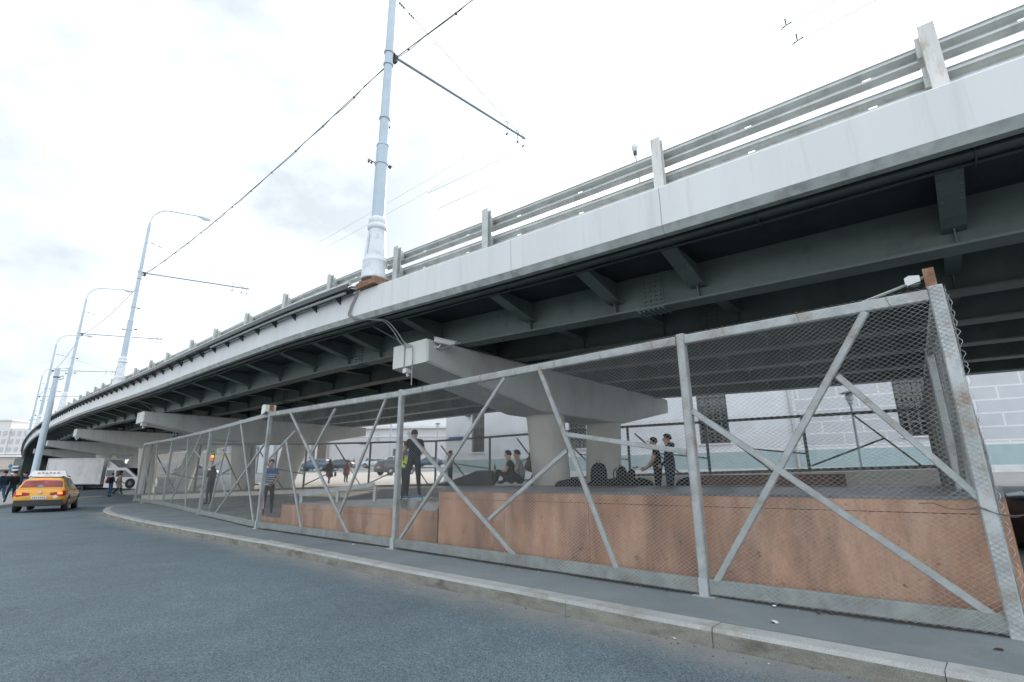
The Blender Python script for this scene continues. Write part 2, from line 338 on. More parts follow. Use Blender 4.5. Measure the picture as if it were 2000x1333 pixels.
sd = Vector((math.sin(SUN_AZ)*math.cos(SUN_EL), math.cos(SUN_AZ)*math.cos(SUN_EL), math.sin(SUN_EL)))
so.rotation_euler = sd.to_track_quat('Z', 'Y').to_euler()
SC.view_settings.view_transform = 'Standard'; SC.view_settings.look = 'None'; SC.view_settings.exposure = .28; SC.view_settings.gamma = 1

# ---------------------------------------------------------------- ground, road, pavements
ax = np.r_[-700, -400, -250, np.arange(-160, 100, 4), 130, 200, 400, 700]; ay = np.r_[-60, -20, np.arange(-8, 180, 4), 220, 300, 450, 800]
mb = MB(); mb.grid([[(x, y, G(x, y)-.06) for y in ay] for x in ax]); tag(mb.build('ground', M_ground), kind='structure')
# near kerb line (foot of its road face), measured along the pavement edge
kpx = [(2080,1411),(1900,1371),(1720,1333),(1611,1310),(1420,1271),(1225,1230),(1018,1184),(870,1153),(752,1128),(600,1094),(470,1066),(426,1058),(300,1034),(252,1023),(215,1013),(198,1006)]
kl = [on_ground(*q)[:2] for q in kpx]
e_ = kl[0]-kl[1]; kl = [kl[0]+e_*9/np.linalg.norm(e_)]+kl
tip = kl[-1]; nose = [tip+np.array(q) for q in ((-2.2,3.0),(-3.1,5.4),(-2.7,7.6),(-1.0,9.0),(2.0,9.6),(5.5,8.2),(7.5,4.0))]
kl = kl+nose
def smooth_line(pts, step):
    P = np.array(pts); d = np.r_[0, np.cumsum(np.linalg.norm(np.diff(P, axis=0), axis=1))]
    n = int(d[-1]/step)+1; u = np.linspace(0, d[-1], n); Q = np.c_[np.interp(u, d, P[:,0]), np.interp(u, d, P[:,1])]
    k = np.hanning(11); k /= k.sum()
    for c in range(2): Q[:,c] = np.convolve(np.pad(Q[:,c], 5, mode='edge'), k, 'valid')
    return Q
KL = smooth_line(kl, .3)
def offset(Q, d):
    t = np.gradient(Q, axis=0); t /= np.linalg.norm(t, axis=1)[:,None]; return Q+np.c_[t[:,1], -t[:,0]]*d     # +d = to the right of travel (pavement side)
kerb = MB(); arc = np.r_[0, np.cumsum(np.linalg.norm(np.diff(KL, axis=0), axis=1))]
prof = [(0,-.05),(.008,.118),(.03,.15),(.23,.152),(.23,-.05)]
SL = 1.55; j0 = 0.0
while j0 < arc[-1]-.2:
    j1 = min(j0+SL, arc[-1]); u = np.linspace(j0+.003, j1-.003, 6); Q = np.c_[np.interp(u, arc, KL[:,0]), np.interp(u, arc, KL[:,1])]
    dz = RNG.normal(0, .004); dd = RNG.normal(0, .004)
    rows = []
    for dq, z in prof:
        R = offset(Q, dq+dd); rows.append([(p[0], p[1], G(p[0], p[1])+z+(dz if z > 0 else 0)) for p in R])
    kerb.grid(rows[:2], mi=1); kerb.grid(rows[1:]); kerb.add([r[0] for r in rows], [tuple(range(5))]); kerb.add([r[-1] for r in rows], [tuple(range(5))]); j0 = j1
tag(kerb.build('kerb', [M_kerb, M_kface]), kind='structure')
kb = MB(); R = offset(KL, .03); R2 = offset(KL, .21); kb.grid([[(p[0],p[1],G(*p)+.13) for p in R],[(p[0],p[1],G(*p)+.13) for p in R2]]); tag(kb.build('kerb_bedding', M_kface), kind='structure')
# carriageway with dust against the kerb
offs = np.r_[0, .06, .14, .24, .36, .5, .7, 1, 1.5, 2.2, 3, 4, 5.2, 6.4, 7.6]; RD = MB(); rows = []; dust = []
it = int(np.argmin(np.linalg.norm(KL-tip, axis=1)))+8
for o_ in offs:
    Q = offset(KL, -o_)[:it]; rows.append([(p[0], p[1], G(*p)) for p in Q]); dust += [max(0, 1-o_/.55)**.7]*len(Q)
rd = RD.grid(rows, flip=True).build('road', M_road)
at = rd.data.attributes.new('dust', 'FLOAT', 'POINT'); at.data.foreach_set('value', dust)
tag(rd, kind='structure')
# side road under the far spans and beyond, and the left pavement
def sheet(name, poly, dz, m, step=2.0, kind='structure'):
    poly = np.array(poly); x0, y0 = poly.min(0); x1, y1 = poly.max(0)
    bm = bmesh.new(); vs = [bm.verts.new((p[0], p[1], 0)) for p in poly]; bm.faces.new(vs)
    for axis, a, b in ((0, x0, x1), (1, y0, y1)):
        for c in np.arange(a+step, b, step):
            no = Vector((1,0,0)) if axis == 0 else Vector((0,1,0)); pt = no*float(c)
            bmesh.ops.bisect_plane(bm, geom=bm.verts[:]+bm.edges[:]+bm.faces[:], plane_co=pt, plane_no=no)
    for v in bm.verts: v.co.z = float(G(v.co.x, v.co.y))+dz
    bmesh.ops.recalc_face_normals(bm, faces=bm.faces); me = bpy.data.meshes.new(name); bm.to_mesh(me); bm.free()
    if me.polygons and me.polygons[0].normal.z < 0: me.flip_normals()
    me.materials.append(m); o = bpy.data.objects.new(name, me); COL.objects.link(o); tag(o, kind=kind); return o
sheet('side_road', [(-75,2),(0,2),(-6,12),(-18,27),(-18,60),(-10,72),(60,72),(60,84),(-90,110)], -.012, M_road, 3.0)
A = offset(KL, .228); sheet('pavement', [tuple(p) for p in A[::2]]+[(-14.2,32.2),(-4,27.2),(12.5,15.8),(30,3),(16,-8)], .15, M_pave, 1.5)
sheet('plaza', [(-18.5,34),(-4,27.4),(30,4),(60,40),(40,66),(-30,66)], .10, M_plaza, 3.0)
lk = [np.array(q) for q in ((-19.0,16.5),(-25.9,26.6),(-29.0,31.5),(-34,40),(-38,46.2))]
LKQ = smooth_line(lk, .4); lr = MB(); rows = []
for dq, z in ((0,-.05),(.008,.12),(.03,.15),(.2,.15)): rows.append([(p[0], p[1], G(*p)+z) for p in offset(LKQ, -dq)])
lr.grid(rows); tag(lr.build('kerb', M_kerb), kind='structure')
lp = MB(); lp.grid([[(p[0], p[1], G(*p)+.148) for p in offset(LKQ, -d)] for d in (.2, 2, 5, 10, 18)], flip=True); tag(lp.build('pavement', M_plaza), kind='structure')
# ---------------------------------------------------------------- overpass
S0, S1 = -16, 150
o = bpos(0, 7); br = thing('overpass', 'steel girder overpass with white edge beam crossing above the fenced skate yard', 'bridge', (o[0], o[1], 0))
ss = np.r_[np.arange(S0, 40, 1.0), np.arange(40, S1+1, 3.0)]
# white edge beam in cast lengths with thin joints between them
mb = MB(); ja = [S0, -11.9, -7.05, -4.25, .72, 6.2, 12.2, 19.6, 26, 32, 38, 44, 50, 58, 66, 74, 82, 90, 100, 110, 120, 135, S1]
prof = [(0,0),(0,FH-.03),(.03,FH),(.30,FH),(.30,.05),(.16,-.02),(.15,-.105),(.035,-.105)]
for a, b in zip(ja[:-1], ja[1:]):
    mb.sweep(prof[:6], a+.004, b-.004, 1.0)
mb.build('edge_beam', M_white, br)
mb = MB()
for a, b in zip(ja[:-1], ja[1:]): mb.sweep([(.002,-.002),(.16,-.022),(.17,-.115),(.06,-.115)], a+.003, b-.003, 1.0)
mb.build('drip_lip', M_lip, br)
mb = MB(); mb.sweep([(14.2,0),(14.2,FH),(13.9,FH),(13.9,0)], S0, S1, ss=ss); mb.build('edge_beam', M_white, br)
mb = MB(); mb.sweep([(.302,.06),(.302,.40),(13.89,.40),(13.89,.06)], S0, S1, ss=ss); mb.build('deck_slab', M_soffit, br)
mb = MB(); mb.sweep([(.7,.42),(13.4,.42),(13.4,.46),(.7,.46)], S0, S1, ss=ss); mb.build('carriageway', M_pave, br)
GB = -.63; GV = [1.8+2.05*k for k in range(6)]
for k, v in enumerate(GV):
    mb = MB(); c = -.02*k if k else 0
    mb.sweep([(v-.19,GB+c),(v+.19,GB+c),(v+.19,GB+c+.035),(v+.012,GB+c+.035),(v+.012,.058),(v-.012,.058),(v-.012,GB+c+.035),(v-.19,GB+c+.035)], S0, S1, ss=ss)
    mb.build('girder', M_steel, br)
# cantilever brackets outside the first girder, web stiffeners and cross frames behind it
bs = [-13.2, -10.14, -6.88, -5.34, -3.32, -.46, 2.0, 3.6, 5.6, 8.0, 10.6, 13.2, 15.8, 18.4, 21]+[24+2.8*k for k in range(28)]
for q in bs:
    mb = MB(); v0 = 1.786
    h0, h1 = -.36, .0
    for e in (-.012, ):  # web plate of the bracket
        poly = [(v0,.05),(.32,.05),(.32,-.02),(v0-.14,h0+.02),(v0,h0-.02)]
        P = [bp(q-.008, v, z) for v, z in poly]+[bp(q+.008, v, z) for v, z in poly]; n = 5
        mb.add(P, [tuple(range(n)), tuple(range(2*n-1, n-1, -1))]+[(i, (i+1)%n, n+(i+1)%n, n+i) for i in range(n)])
    for (va, za), (vb, zb_) in (((.30,-.035),(v0-.18,h0)), ((v0-.18,h0),(v0+.0,h0-.01))):   # bottom flange plate
        P = [bp(q+e, v, z) for v, z in ((va,za),(vb,zb_)) for e in (-.125,.125)]; P += [p+np.array([0,0,-.02]) for p in P]
        mb.add(P, [(0,1,3,2),(4,6,7,5),(0,2,6,4),(1,5,7,3),(0,4,5,1),(2,3,7,6)])
    poly = [(v0,h0-.02),(v0-.13,h0-.02),(v0-.10,h0-.10),(v0-.06,GB+.036),(v0,GB+.036)]       # knee stiffener below it
    P = [bp(q-.007, v, z) for v, z in poly]+[bp(q+.007, v, z) for v, z in poly]
    mb.add(P, [tuple(range(5)), tuple(range(9,4,-1))]+[(i, (i+1)%5, 5+(i+1)%5, 5+i) for i in range(5)])
    for e in (-.09, .09):                                                                      # bolts under the flange
        for k in range(5):
            p = bp(q+e, .55+.13*k, 0); z = float(zf(q))-.035+(h0+.035)*(.25+.13*k)/(v0-.18-.30)-.022
            if q < 14: mb.lathe([(.014,-.016),(.018,-.012),(.018,.0)], (p[0],p[1],z), 6)
    mb.build('cantilever_bracket', M_steel, br)
for q in bs[:36]:
    mb = MB()
    for k in range(5):
        va, vb = GV[k]+.013, GV[k+1]-.013; c = -.02*k
        poly = [(va,.04),(vb,.04),(vb,-.34+c),(vb-.12,-.32+c),(va+.12,-.32+c),(va,-.34+c)]
        P = [bp(q-.008, v, z) for v, z in poly]+[bp(q+.008, v, z) for v, z in poly]; n = 6
        mb.add(P, [tuple(range(n)), tuple(range(2*n-1, n-1, -1))]+[(i, (i+1)%n, n+(i+1)%n, n+i) for i in range(n)])
        for vv, sg in ((va,1),(vb,-1)):
            poly = [(vv,-.30+c),(vv+sg*.12,-.33+c),(vv+sg*.07,-.45+c),(vv+sg*.06,GB+c+.034),(vv,GB+c+.034)]
            P = [bp(q-.007, v, z) for v, z in poly]+[bp(q+.007, v, z) for v, z in poly]
            mb.add(P, [tuple(range(5)), tuple(range(9,4,-1))]+[(i, (i+1)%5, 5+(i+1)%5, 5+i) for i in range(5)])
        a = bp(q, va+.1, -.34+c); b = bp(q, vb-.1, -.34+c); mb.beam(a, b, .2, .02)
    mb.build('cross_frame', M_steel, br)
# bolted splices on the two front girders
def bolt(mb, p, d, r=.024, hgt=.028):
    d = np.asarray(d, float); d /= np.linalg.norm(d); mb.tube([p, p+d*hgt*.7, p+d*hgt], [r, r*.95, r*.6], 7)
for v, sl_ in ((GV[0], (-6.05, 3.15, 12.2)), (GV[1], (-6.3, 2.9, 12))):
    c = 0 if v == GV[0] else -.02
    for q in sl_:
        mb = MB(); a = baz(q); out = (-math.cos(a), math.sin(a), 0)
        P = [bp(q+e, v-.013-g, z) for g in (.001, .012) for z in (GB+c+.06, .0) for e in (-.2, .2)]
        mb.add(P, [(0,1,3,2),(4,6,7,5),(0,2,6,4),(1,5,7,3),(0,4,5,1),(2,3,7,6)])
        P = [bp(q+e, vv, GB+c-z) for z in (.001, .014) for vv in (v-.18, v+.18) for e in (-.26, .26)]
        mb.add(P, [(0,1,3,2),(4,6,7,5),(0,2,6,4),(1,5,7,3),(0,4,5,1),(2,3,7,6)])
        for i in range(4):
            for j in range(6): bolt(mb, bp(q-.15+.1*i, v-.026, GB+c+.10+.085*j), out)
        for i in range(6):
            for vv in (-.14, -.06, .06, .14): bolt(mb, bp(q-.22+.088*i, v+vv, GB+c-.014), (0,0,-1))
        mb.build('splice_plate', M_steel, br)
# pipes tucked under the drip lip
a = np.arange(S0, 60, 1.0)
mb = MB(); mb.tube([bp(q, .33, -.10) for q in a], .062, 10); pp = mb.build('drain_pipe', M_dark, br, smooth=60)
mb = MB(); mb.tube([bp(q, .50, -.135+.012*math.sin(q*1.7)) for q in a], .026, 8); mb.build('cable_conduit', M_dark, br, smooth=60)
for q in np.arange(-12.5, 40, 2.15):
    mb = MB(); mb.tube([bp(q, .25, .04), bp(q, .255, -.14), bp(q, .33, -.172), bp(q, .45, -.175), bp(q, .54, -.165), bp(q, .545, .05)], .009, 6); mb.build('pipe_clip', M_dark, br)
# knee cables from the girder down to the pier cap
mb = MB(); mb.tube([bp(.75, .35, -.03), bp(.3, 1.0, -.42), bp(0, 1.35, -.66)], .018, 6); mb.build('stay_rod', M_steel, br)
mb = MB(); mb.tube([bp(20.9, .35, -.03), bp(20.9, 1.0, -.42), bp(20.9, 1.35, -.66)], .03, 6); mb.build('stay_rod', M_steel, br)

# ---------------------------------------------------------------- piers
def pier(s, label, lean1=(5.8,6.2), lean2=(9.15,8.85), r1=(.56,.54), r2=(.58,.58), v0=.7, v1=13.2):
    o = bpos(s, 5.5); g = float(G(*o)); t = thing('bridge_pier', label, 'bridge pier', (o[0], o[1], g-.3), 0, 'piers under the overpass')
    z = float(zf(s)); top = z+GB-.06; hw = .63; eh = .53; dp = 1.24
    mb = MB(); prof = [(v0,top),(v1,top),(v1,top-eh),(9.4,top-dp),(4.8,top-dp),(v0,top-eh)]
    P = []
    c0 = bpos(s, 0); a = baz(s); n = np.array([math.cos(a), -math.sin(a)]); d = np.array([math.sin(a), math.cos(a)])
    ch = .04
    for e, ins in ((-hw,ch),(-hw+ch,0),(hw-ch,0),(hw,ch)):
        for v, zz in prof:
            vi = min(max(v, v0+ins), v1-ins); zi = min(zz, top-ins) if zz == top else zz+ins
            p = c0+n*vi+d*e; P.append((p[0], p[1], zi))
    F = [tuple(range(6)), tuple(range(23,17,-1))]
    for k in range(3):
        for i in range(6): F.append((k*6+i, k*6+(i+1)%6, (k+1)*6+(i+1)%6, (k+1)*6+i))
    mb.add(P, F); cap = mb.build('pier_cap', M_capc, t)
    for (va, vb), (ra, rb) in ((lean1, r1), (lean2, r2)):
        A = c0+n*va; B = c0+n*vb
        mb = MB(); K = 9
        mb.tube([(A[0]+(B[0]-A[0])*i/K, A[1]+(B[1]-A[1])*i/K, top-dp+.06+(g-.4-top+dp)*i/K) for i in range(K+1)], [ra+(rb-ra)*i/K for i in range(K+1)], 40)
        mb.build('column', M_conc, t, smooth=50)
    for k, v in enumerate(GV):                                   # bearing plinths
        p = c0+n*v; mb = MB(); mb.box((p[0], p[1], top+.026), (.42,.36,.052), -a); mb.build('bearing', M_dark, t)
    return t
PIERS = [(-.6, 'near pale concrete pier whose cap end carries a camera and a wire'), (20.9, 'second concrete pier, beside the boy in blue, with one flared leg'), (39.7, 'third concrete pier, right behind the tall bare grey pole'), (58.5, 'fourth concrete pier, its cap above the white box truck'), (77, 'most distant concrete pier, its cap just over the truck box')]
pier(*PIERS[0])
pier(*PIERS[1], lean1=(5.75,6.1), lean2=(8.8,8.0), r1=(.62,.58), r2=(.72,.5))
PV_ = {39.7: ((5.35,5.8),(8.8,8.0)), 58.5: ((5.3,5.7),(8.4,7.2)), 77: ((6.3,6.4),(8.7,8.2))}
for q in PIERS[2:]: pier(*q, lean1=PV_[q[0]][0], lean2=PV_[q[0]][1])

# ---------------------------------------------------------------- guardrail on the edge
PS = [-15.8, -13.05, -10.24, -6.94, -3.32, -.42, 2.56, 5.18, 7.95, 10.76, 13.35, 16.5, 19.1, 21.9, 24.3+.6, 27.2, 29.8, 32.2]+[35+2.8*k for k in range(24)]
o = bpos(0, .5); gr = thing('guardrail', 'galvanised double corrugated guardrail on posts along the bridge edge', 'guardrail', (o[0], o[1], float(zf(0))+FH))
for z0, nm in ((.66,'upper_beam'), (.25,'lower_beam')):
    W = [(.02,0),(0,.012),(0,.03),(.055,.075),(.07,.085),(.07,.118),(.055,.128),(.0,.168),(-.005,.176),(-.005,.20),(0,.208),(.055,.248),(.07,.258),(.07,.291),(.055,.301),(0,.346),(0,.364),(.02,.376)]
    W = [(-u+.62, z*.83+z0) for u, z in W]
    sset = [S0]; slots = []
    x = S0+.7
    while x < 45: sset += [x-.045, x+.045]; slots.append(len(sset)-2); x += 1.42
    while x < 100: sset.append(x); x += 2
    mb = MB(); n = len(W)
    for q in sset:
        for v, z in W: mb.add([bp(q, v, FH+z)], [])
    for i in range(len(sset)-1):
        for k in range(n-1):
            if i in slots and k == 8: continue
            mb.f.append((i*n+k, i*n+k+1, (i+1)*n+k+1, (i+1)*n+k)); mb.m.append(0)
    b = mb.build(nm, M_galv2, gr, smooth=50); md = b.modifiers.new('thickness', 'SOLIDIFY'); md.thickness = .004
random.seed(3)
for i, q in enumerate(PS):
    mb = MB(); h = 1.02+random.uniform(-.02, .03); a = baz(q); w_ = .075 if q < 45 else .07
    # I-section post, broad flange towards the street
    for v, th in ((.30,.012),(.40,.010)):
        P = [bp(q+e, v+g, FH+z) for z in (-.05, h) for g in (0, th) for e in (-w_, w_)]
        mb.add(P, [(0,1,3,2),(4,6,7,5),(0,4,5,1),(2,3,7,6),(0,2,6,4),(1,5,7,3)])
    P = [bp(q+e, v, FH+z) for z in (-.05, h-.004) for v in (.312, .40) for e in (-.005, .005)]
    mb.add(P, [(0,1,3,2),(4,6,7,5),(0,4,5,1),(2,3,7,6),(0,2,6,4),(1,5,7,3)])
    po = mb.build('guard_post', M_post if q < -5 else M_galv2, gr)
    mb = MB()
    for z in (.69, .28):   # rounded spacer between post and beam
        mb = MB()
        pr = [(.415,z),(.50,z),(.555,z+.05),(.56,z+.20),(.50,z+.27),(.415,z+.27)]
        P = [bp(q+e+.06, v, FH+zz) for e in (-.06, .06) for v, zz in pr]
        mb.add(P, [tuple(range(5,-1,-1)), tuple(range(6,12))]+[(k, (k+1)%6, 6+(k+1)%6, 6+k) for k in range(6)])
        mb.build('spacer', M_galv2, gr)
mb = MB()
for q in PS[:14]:
    for z in (.66, .25):
        for zz in (.08, .235):
            for e in (1.28, 1.44): 
                a = baz(q); bolt(mb, bp(q+e, .625, FH+z+zz), (-math.cos(a), math.sin(a), 0), .014, .02)
mb.build('splice_bolts', M_dark, gr)

# ---------------------------------------------------------------- cable trough hung on the edge beam, left of the first mast
o = bpos(10, 0); ct = thing('cable_trough', 'dark cable trough bracketed along the top of the white edge beam', 'cable tray', (o[0], o[1], float(zf(10))+FH))
mb = MB(); T0, T1 = .55, 125
pr = [(-.30,FH-.02),(-.30,FH+.10),(-.285,FH+.10),(-.285,FH+.0),(.0,FH+.012),(.0,FH-.004)]
mb.sweep(pr, T0, T1, ss=np.r_[np.arange(T0, 45, 1), np.arange(45, T1+1, 3)]); mb.build('tray', M_dark, ct)
mb = MB(); tt = np.arange(T0, 100, .7)
mb.tube([bp(q, -.24, FH+.115+.02*math.sin(q*.9)*math.sin(q*.37)) for q in tt], .05, 8); mb.build('cable_cover', M_galv2, ct, smooth=60)
mb = MB(); mb.tube([bp(q, -.19, FH-.06) for q in np.arange(T0+.25, 9.5, .5)], .036, 10); mb.build('grey_conduit', mat('grey_conduit_pvc', (.36,.37,.35), .5), ct, smooth=60)
mb = MB(); mb.tube([bp(q, -.09, FH-.05) for q in np.arange(T0+.1, 60, .8)], .028, 8); mb.build('black_conduit', M_dark, ct, smooth=60)
for q in np.arange(1.3, 60, 1.15):
    mb = MB(); P = [bp(q+e, v, z) for e in (-.012, .012) for v, z in ((-.002,FH-.02),(-.002,FH-.22),(-.27,FH-.022))]
    mb.add(P, [(0,1,2),(5,4,3),(0,3,4,1),(1,4,5,2),(2,5,3,0)]); mb.build('bracket', M_dark, ct)
# loose cables spilling from its end
o = bp(.6, -.1, FH)
cb = thing('loose_cables', 'loose grey cables draped over the white beam and hanging below it', 'cables', (o[0], o[1], o[2]-1.5))
for k, e in enumerate((0, .05, .09)):
    pts = [bp(.62+e, -.18, FH+.07), bp(.42+e, -.10, FH+.05), bp(.50+e, -.025, FH-.08), bp(.72+e, -.02, FH-.35), bp(.80+e, -.03, .05), bp(.55+e, .02, -.07), bp(.1+e, .12, -.13), bp(-.25+e*2, .3, -.17)]
    if k < 2: pts += [bp(-.45+.1*k, .45, -.45), bp(-.55+.1*k, .6, -.72-.05*k), bp(-.78, .65, -.78), bp(-.78, .66, -1.0)]
    if k == 0: pts += [bp(-.78, .66, -1.75)]
    if k == 1: pts = pts[:-2]+[bp(-.95, .85, -.83), bp(-1.35, 1.0, -.87), bp(-1.8, 1.2, -.72)]
    P = np.array(pts); u = np.linspace(0, len(P)-1, 60); Q = np.c_[[np.interp(u, range(len(P)), P[:,c]) for c in range(3)]].T
    kk = np.hanning(7); kk /= kk.sum(); Q = np.c_[[np.convolve(np.pad(Q[:,c], 3, mode='edge'), kk, 'valid') for c in range(3)]].T
    mb = MB(); mb.tube(list(Q), .013, 6); mb.build('cable', M_cable2, cb, smooth=60)

# ---------------------------------------------------------------- masts along the edge
def insulator(mb, p, d, n=3, r=.035):
    p = np.asarray(p, float); d = np.asarray(d, float); d = d/np.linalg.norm(d)
    for k in range(n): mb.tube([p+d*(.07*k), p+d*(.07*k+.02), p+d*(.07*k+.045), p+d*(.07*k+.06)], [.012, r, r*.8, .012], 8)
def mast(s, label, lamp=True, detail=2):
    q0 = bp(s, .12, FH); a = baz(s)
    n = np.array([math.cos(a), -math.sin(a), 0]); d = np.array([math.sin(a), math.cos(a), 0]); up = np.array([0,0,1.])
    t = thing('lamp_mast', label, 'lamp post', q0, 0, 'masts along the bridge edge')
    mb = MB(); mb.box(q0+up*.06, (.72,.50,.13), math.pi/2-a); mb.box(q0+up*.15+n*.02, (.60,.44,.09), math.pi/2-a+.05); mb.build('foot_block', M_rust, t)
    z0 = .20
    prof = [(.29,0),(.305,.02),(.305,.06),(.295,.08),(.29,.36),(.285,.42),(.292,.44),(.292,.47),(.272,.50),(.25,.60),(.205,1.22),(.20,1.28),(.225,1.31),(.235,1.34),(.235,1.39),(.215,1.42),(.205,1.45),(.215,1.48),(.215,1.55),(.20,1.60),(.17,1.63)]
    mb = MB(); mb.lathe(prof, q0+up*z0, 32); sh = mb.build('base_shoe', M_base, t, smooth=35)
    mb = MB(); mb.lathe([(.155,1.5),(.152,3.70)], q0+up*z0, 20); mb.lathe([(.16,3.66),(.16,3.70),(.118,3.74),(.108,6.8),(.095,9.6),(.06,9.75)], q0+up*z0, 20); mb.build('pole', M_pole, t, smooth=35)
    if detail > 1:
        mb = MB(); ga = a+1.9
        P = []
        for zz, rr in ((.62,.262),(1.12,.226)):
            for e in (-.45, .45):
                P.append(q0+up*(z0+zz)+rr*np.array([math.cos(ga+e-3.6), math.sin(ga+e-3.6), 0]))
        mb.add([P[0],P[1],P[3],P[2]], [(0,1,2,3)]); mb.build('access_door', M_base, sh)
    arm_z = z0+6.6; A = q0+up*arm_z+n*.11; L_ = 5.85; B = q0+up*(arm_z+.62)+n*L_
    mb = MB(); mb.tube([A, B], .036, 10); ar = mb.build('bracket_arm', mat('bracket_arm_paint', (.20,.25,.28), .5) if 'bracket_arm_paint' not in MATS else MATS['bracket_arm_paint'], t, smooth=60)
    for z in (arm_z-.02, arm_z-.42): mb = MB(); mb.lathe([(.118,0),(.135,.005),(.135,.07),(.118,.075)], q0+up*z, 18); mb.build('collar', M_pole, t)
    mb = MB()
    mb.tube([q0+up*(arm_z+.02)+n*.1-d*.1, q0+up*(arm_z-.05)+n*.28+d*.05, q0+up*(arm_z-.15)+n*.22+d*.12], .022, 6)
    mb.box(q0+up*(arm_z-.05)+n*.2, (.1,.12,.22), -a); mb.build('clamp', M_dark, t)
    mb = MB(); top = q0+up*(z0+8.55)+n*.1; mb.tube([top, B-n*.25], .008, 5); mb.build('stay_wire', M_wirethin, t)
    mb = MB(); insulator(mb, top+(B-top)*.02, B-top, 3); insulator(mb, top+(B-top)*.08, B-top, 3, .028)
    for off in (.08, .38, .95):
        c = B-n*off; mb.tube([c-up*.03, c+up*.1, c+up*.12-n*.07, c+up*.03-n*.11], .012, 6); mb.tube([c-up*.02+d*.04, c-up*.36-n*.03], .012, 6); mb.tube([c-up*.34-n*.03-d*.02, c-up*.40-n*.04+d*.04], .03, 6)
    mb.build('wire_hangers', M_dark, ar)
    mb = MB()
    for z, ang, ln in ((z0+3.25, .3, .3), (z0+3.15, 2.6, .22), (z0+4.5, .6, .32)):
        dv = n*math.cos(ang)+d*math.sin(ang); p = q0+up*z+dv*.13; mb = MB(); mb.tube([p-dv*.02, p+dv*ln*.4+up*.04, p+dv*ln+up*.1], .012, 6); insulator(mb, p+dv*ln*.4, dv+up*.25, 2, .04); mb.build('insulator', M_dark, t)
    mb = MB(); mb.lathe([(.122,0),(.14,.005),(.14,.05),(.122,.055)], q0+up*(z0+4.48), 18); mb.build('collar', M_pole, t)
    mb = MB(); mb.lathe([(.16,0),(.172,.005),(.172,.05),(.16,.055)], q0+up*(z0+3.12), 18); mb.build('collar', M_pole, t)
    if lamp:
        c0 = q0+up*(z0+9.3); mb = MB(); pts = []
        mb.lathe([(.10,0),(.10,.18),(.05,.45),(.03,.5)], c0, 14)
        for k in range(13):
            th = k/12*math.pi/2; pts.append(c0+up*(.45+1.12*math.sin(th))+n*(1.1*(1-math.cos(th))))
        pts.append(pts[-1]+n*1.25+up*.24)
        mb.tube(pts, .034, 8); la = mb.build('lamp_arm', M_pole, t, smooth=60)
        hd = pts[-1]; mb = MB(); P = []
        mb.tube([hd-n*.06, hd+n*.08, hd+n*.35, hd+n*.62, hd+n*.72], [.05, .085, .12, .09, .02], 10); mb.build('lamp_head', M_base, la, smooth=60)
        mb = MB(); mb.tube([hd+n*.12-up*.06, hd+n*.36-up*.105, hd+n*.6-up*.06], [.04, .075, .03], 10); mb.build('lamp_glass', M_lampglass, la, smooth=60)
MS = [.12, 23.9, 44.2, 66, 90, 114]
ML = ['tall blue-grey mast nearest the viewer, on a bolted bell base by the guardrail', 'second mast, with a curved lamp arm, on the edge beam above the second pier', 'third mast, its lamp arm just left of the second mast', 'fourth mast, thin, passing behind the bare grey pole', 'fifth mast, very small, left of the bare grey pole', 'smallest and most distant mast at the far bend of the bridge']
mast(-24, 'mast outside the right edge holding the cable', True)
for q, l in zip(MS, ML): mast(q, l)
# overhead cable bundle from mast to mast
def span(name, label, pts, r, m, sag, nseg=24, wob=0, group=None, cat='overhead cable', extra=0):
    mb = MB(); P = []
    for a, b in zip(pts[:-1], pts[1:]):
        a = np.asarray(a, float); b = np.asarray(b, float)
        for k in range(nseg+(1 if b is pts[-1] else 0)):
            u = k/nseg; p = a+(b-a)*u; p = p-np.array([0,0,sag*4*u*(1-u)]); P.append(p)
    P.append(np.asarray(pts[-1], float)); mb.tube(P, r, 6)
    if extra:
        Q = [p+np.array([.02*math.sin(i*2.3), .02*math.cos(i*1.9), -.035+.025*math.sin(i*1.1)]) for i, p in enumerate(P)]; mb.tube(Q, r*.7, 5)
        for i in range(0, len(P), 3): mb.box(P[i]-np.array([0,0,.03]), (.05,.05,.05))
    ob = mb.build(name, m); tag(ob, label, cat, group); return ob
def mp_(s, z): q = bp(s, .3, FH+z); return q
span('overhead_cable', 'thick twisted black cable bundle slung between the masts', [mp_(-24,7.2)]+[mp_(q, 6.75) for q in MS[:1]], .013, M_cable, .35, 40, extra=1)
span('overhead_cable', 'black cable bundle sagging from the nearest mast back to the second', [mp_(.3,6.75), mp_(24.2,6.75)], .013, M_cable, .45, 40, extra=1)
span('overhead_cable', 'thin cable running from the second mast to the third', [mp_(24.2,6.3), mp_(44.2,6.75)], .016, M_cable, .45, 20)
span('overhead_cable', 'thin cable on the far masts beyond the third', [mp_(44.2,6.75), mp_(66,6.75), mp_(90,6.75)], .014, M_cable, .45, 12)
def vpos(s, v, z): q = bp(s, v, FH+z); return q
for v, lab in ((5.0,'outer'), (5.55,'inner')):
    pts = [vpos(q, v, 7.1) for q in (-24, 0.3, 24.2, 44.2, 66, 90)]
    span('contact_wire', 'faint %s overhead wire hung under the mast arms across the pale sky' % lab, pts, .0042, M_wirethin, .12, 10, cat='overhead wire')
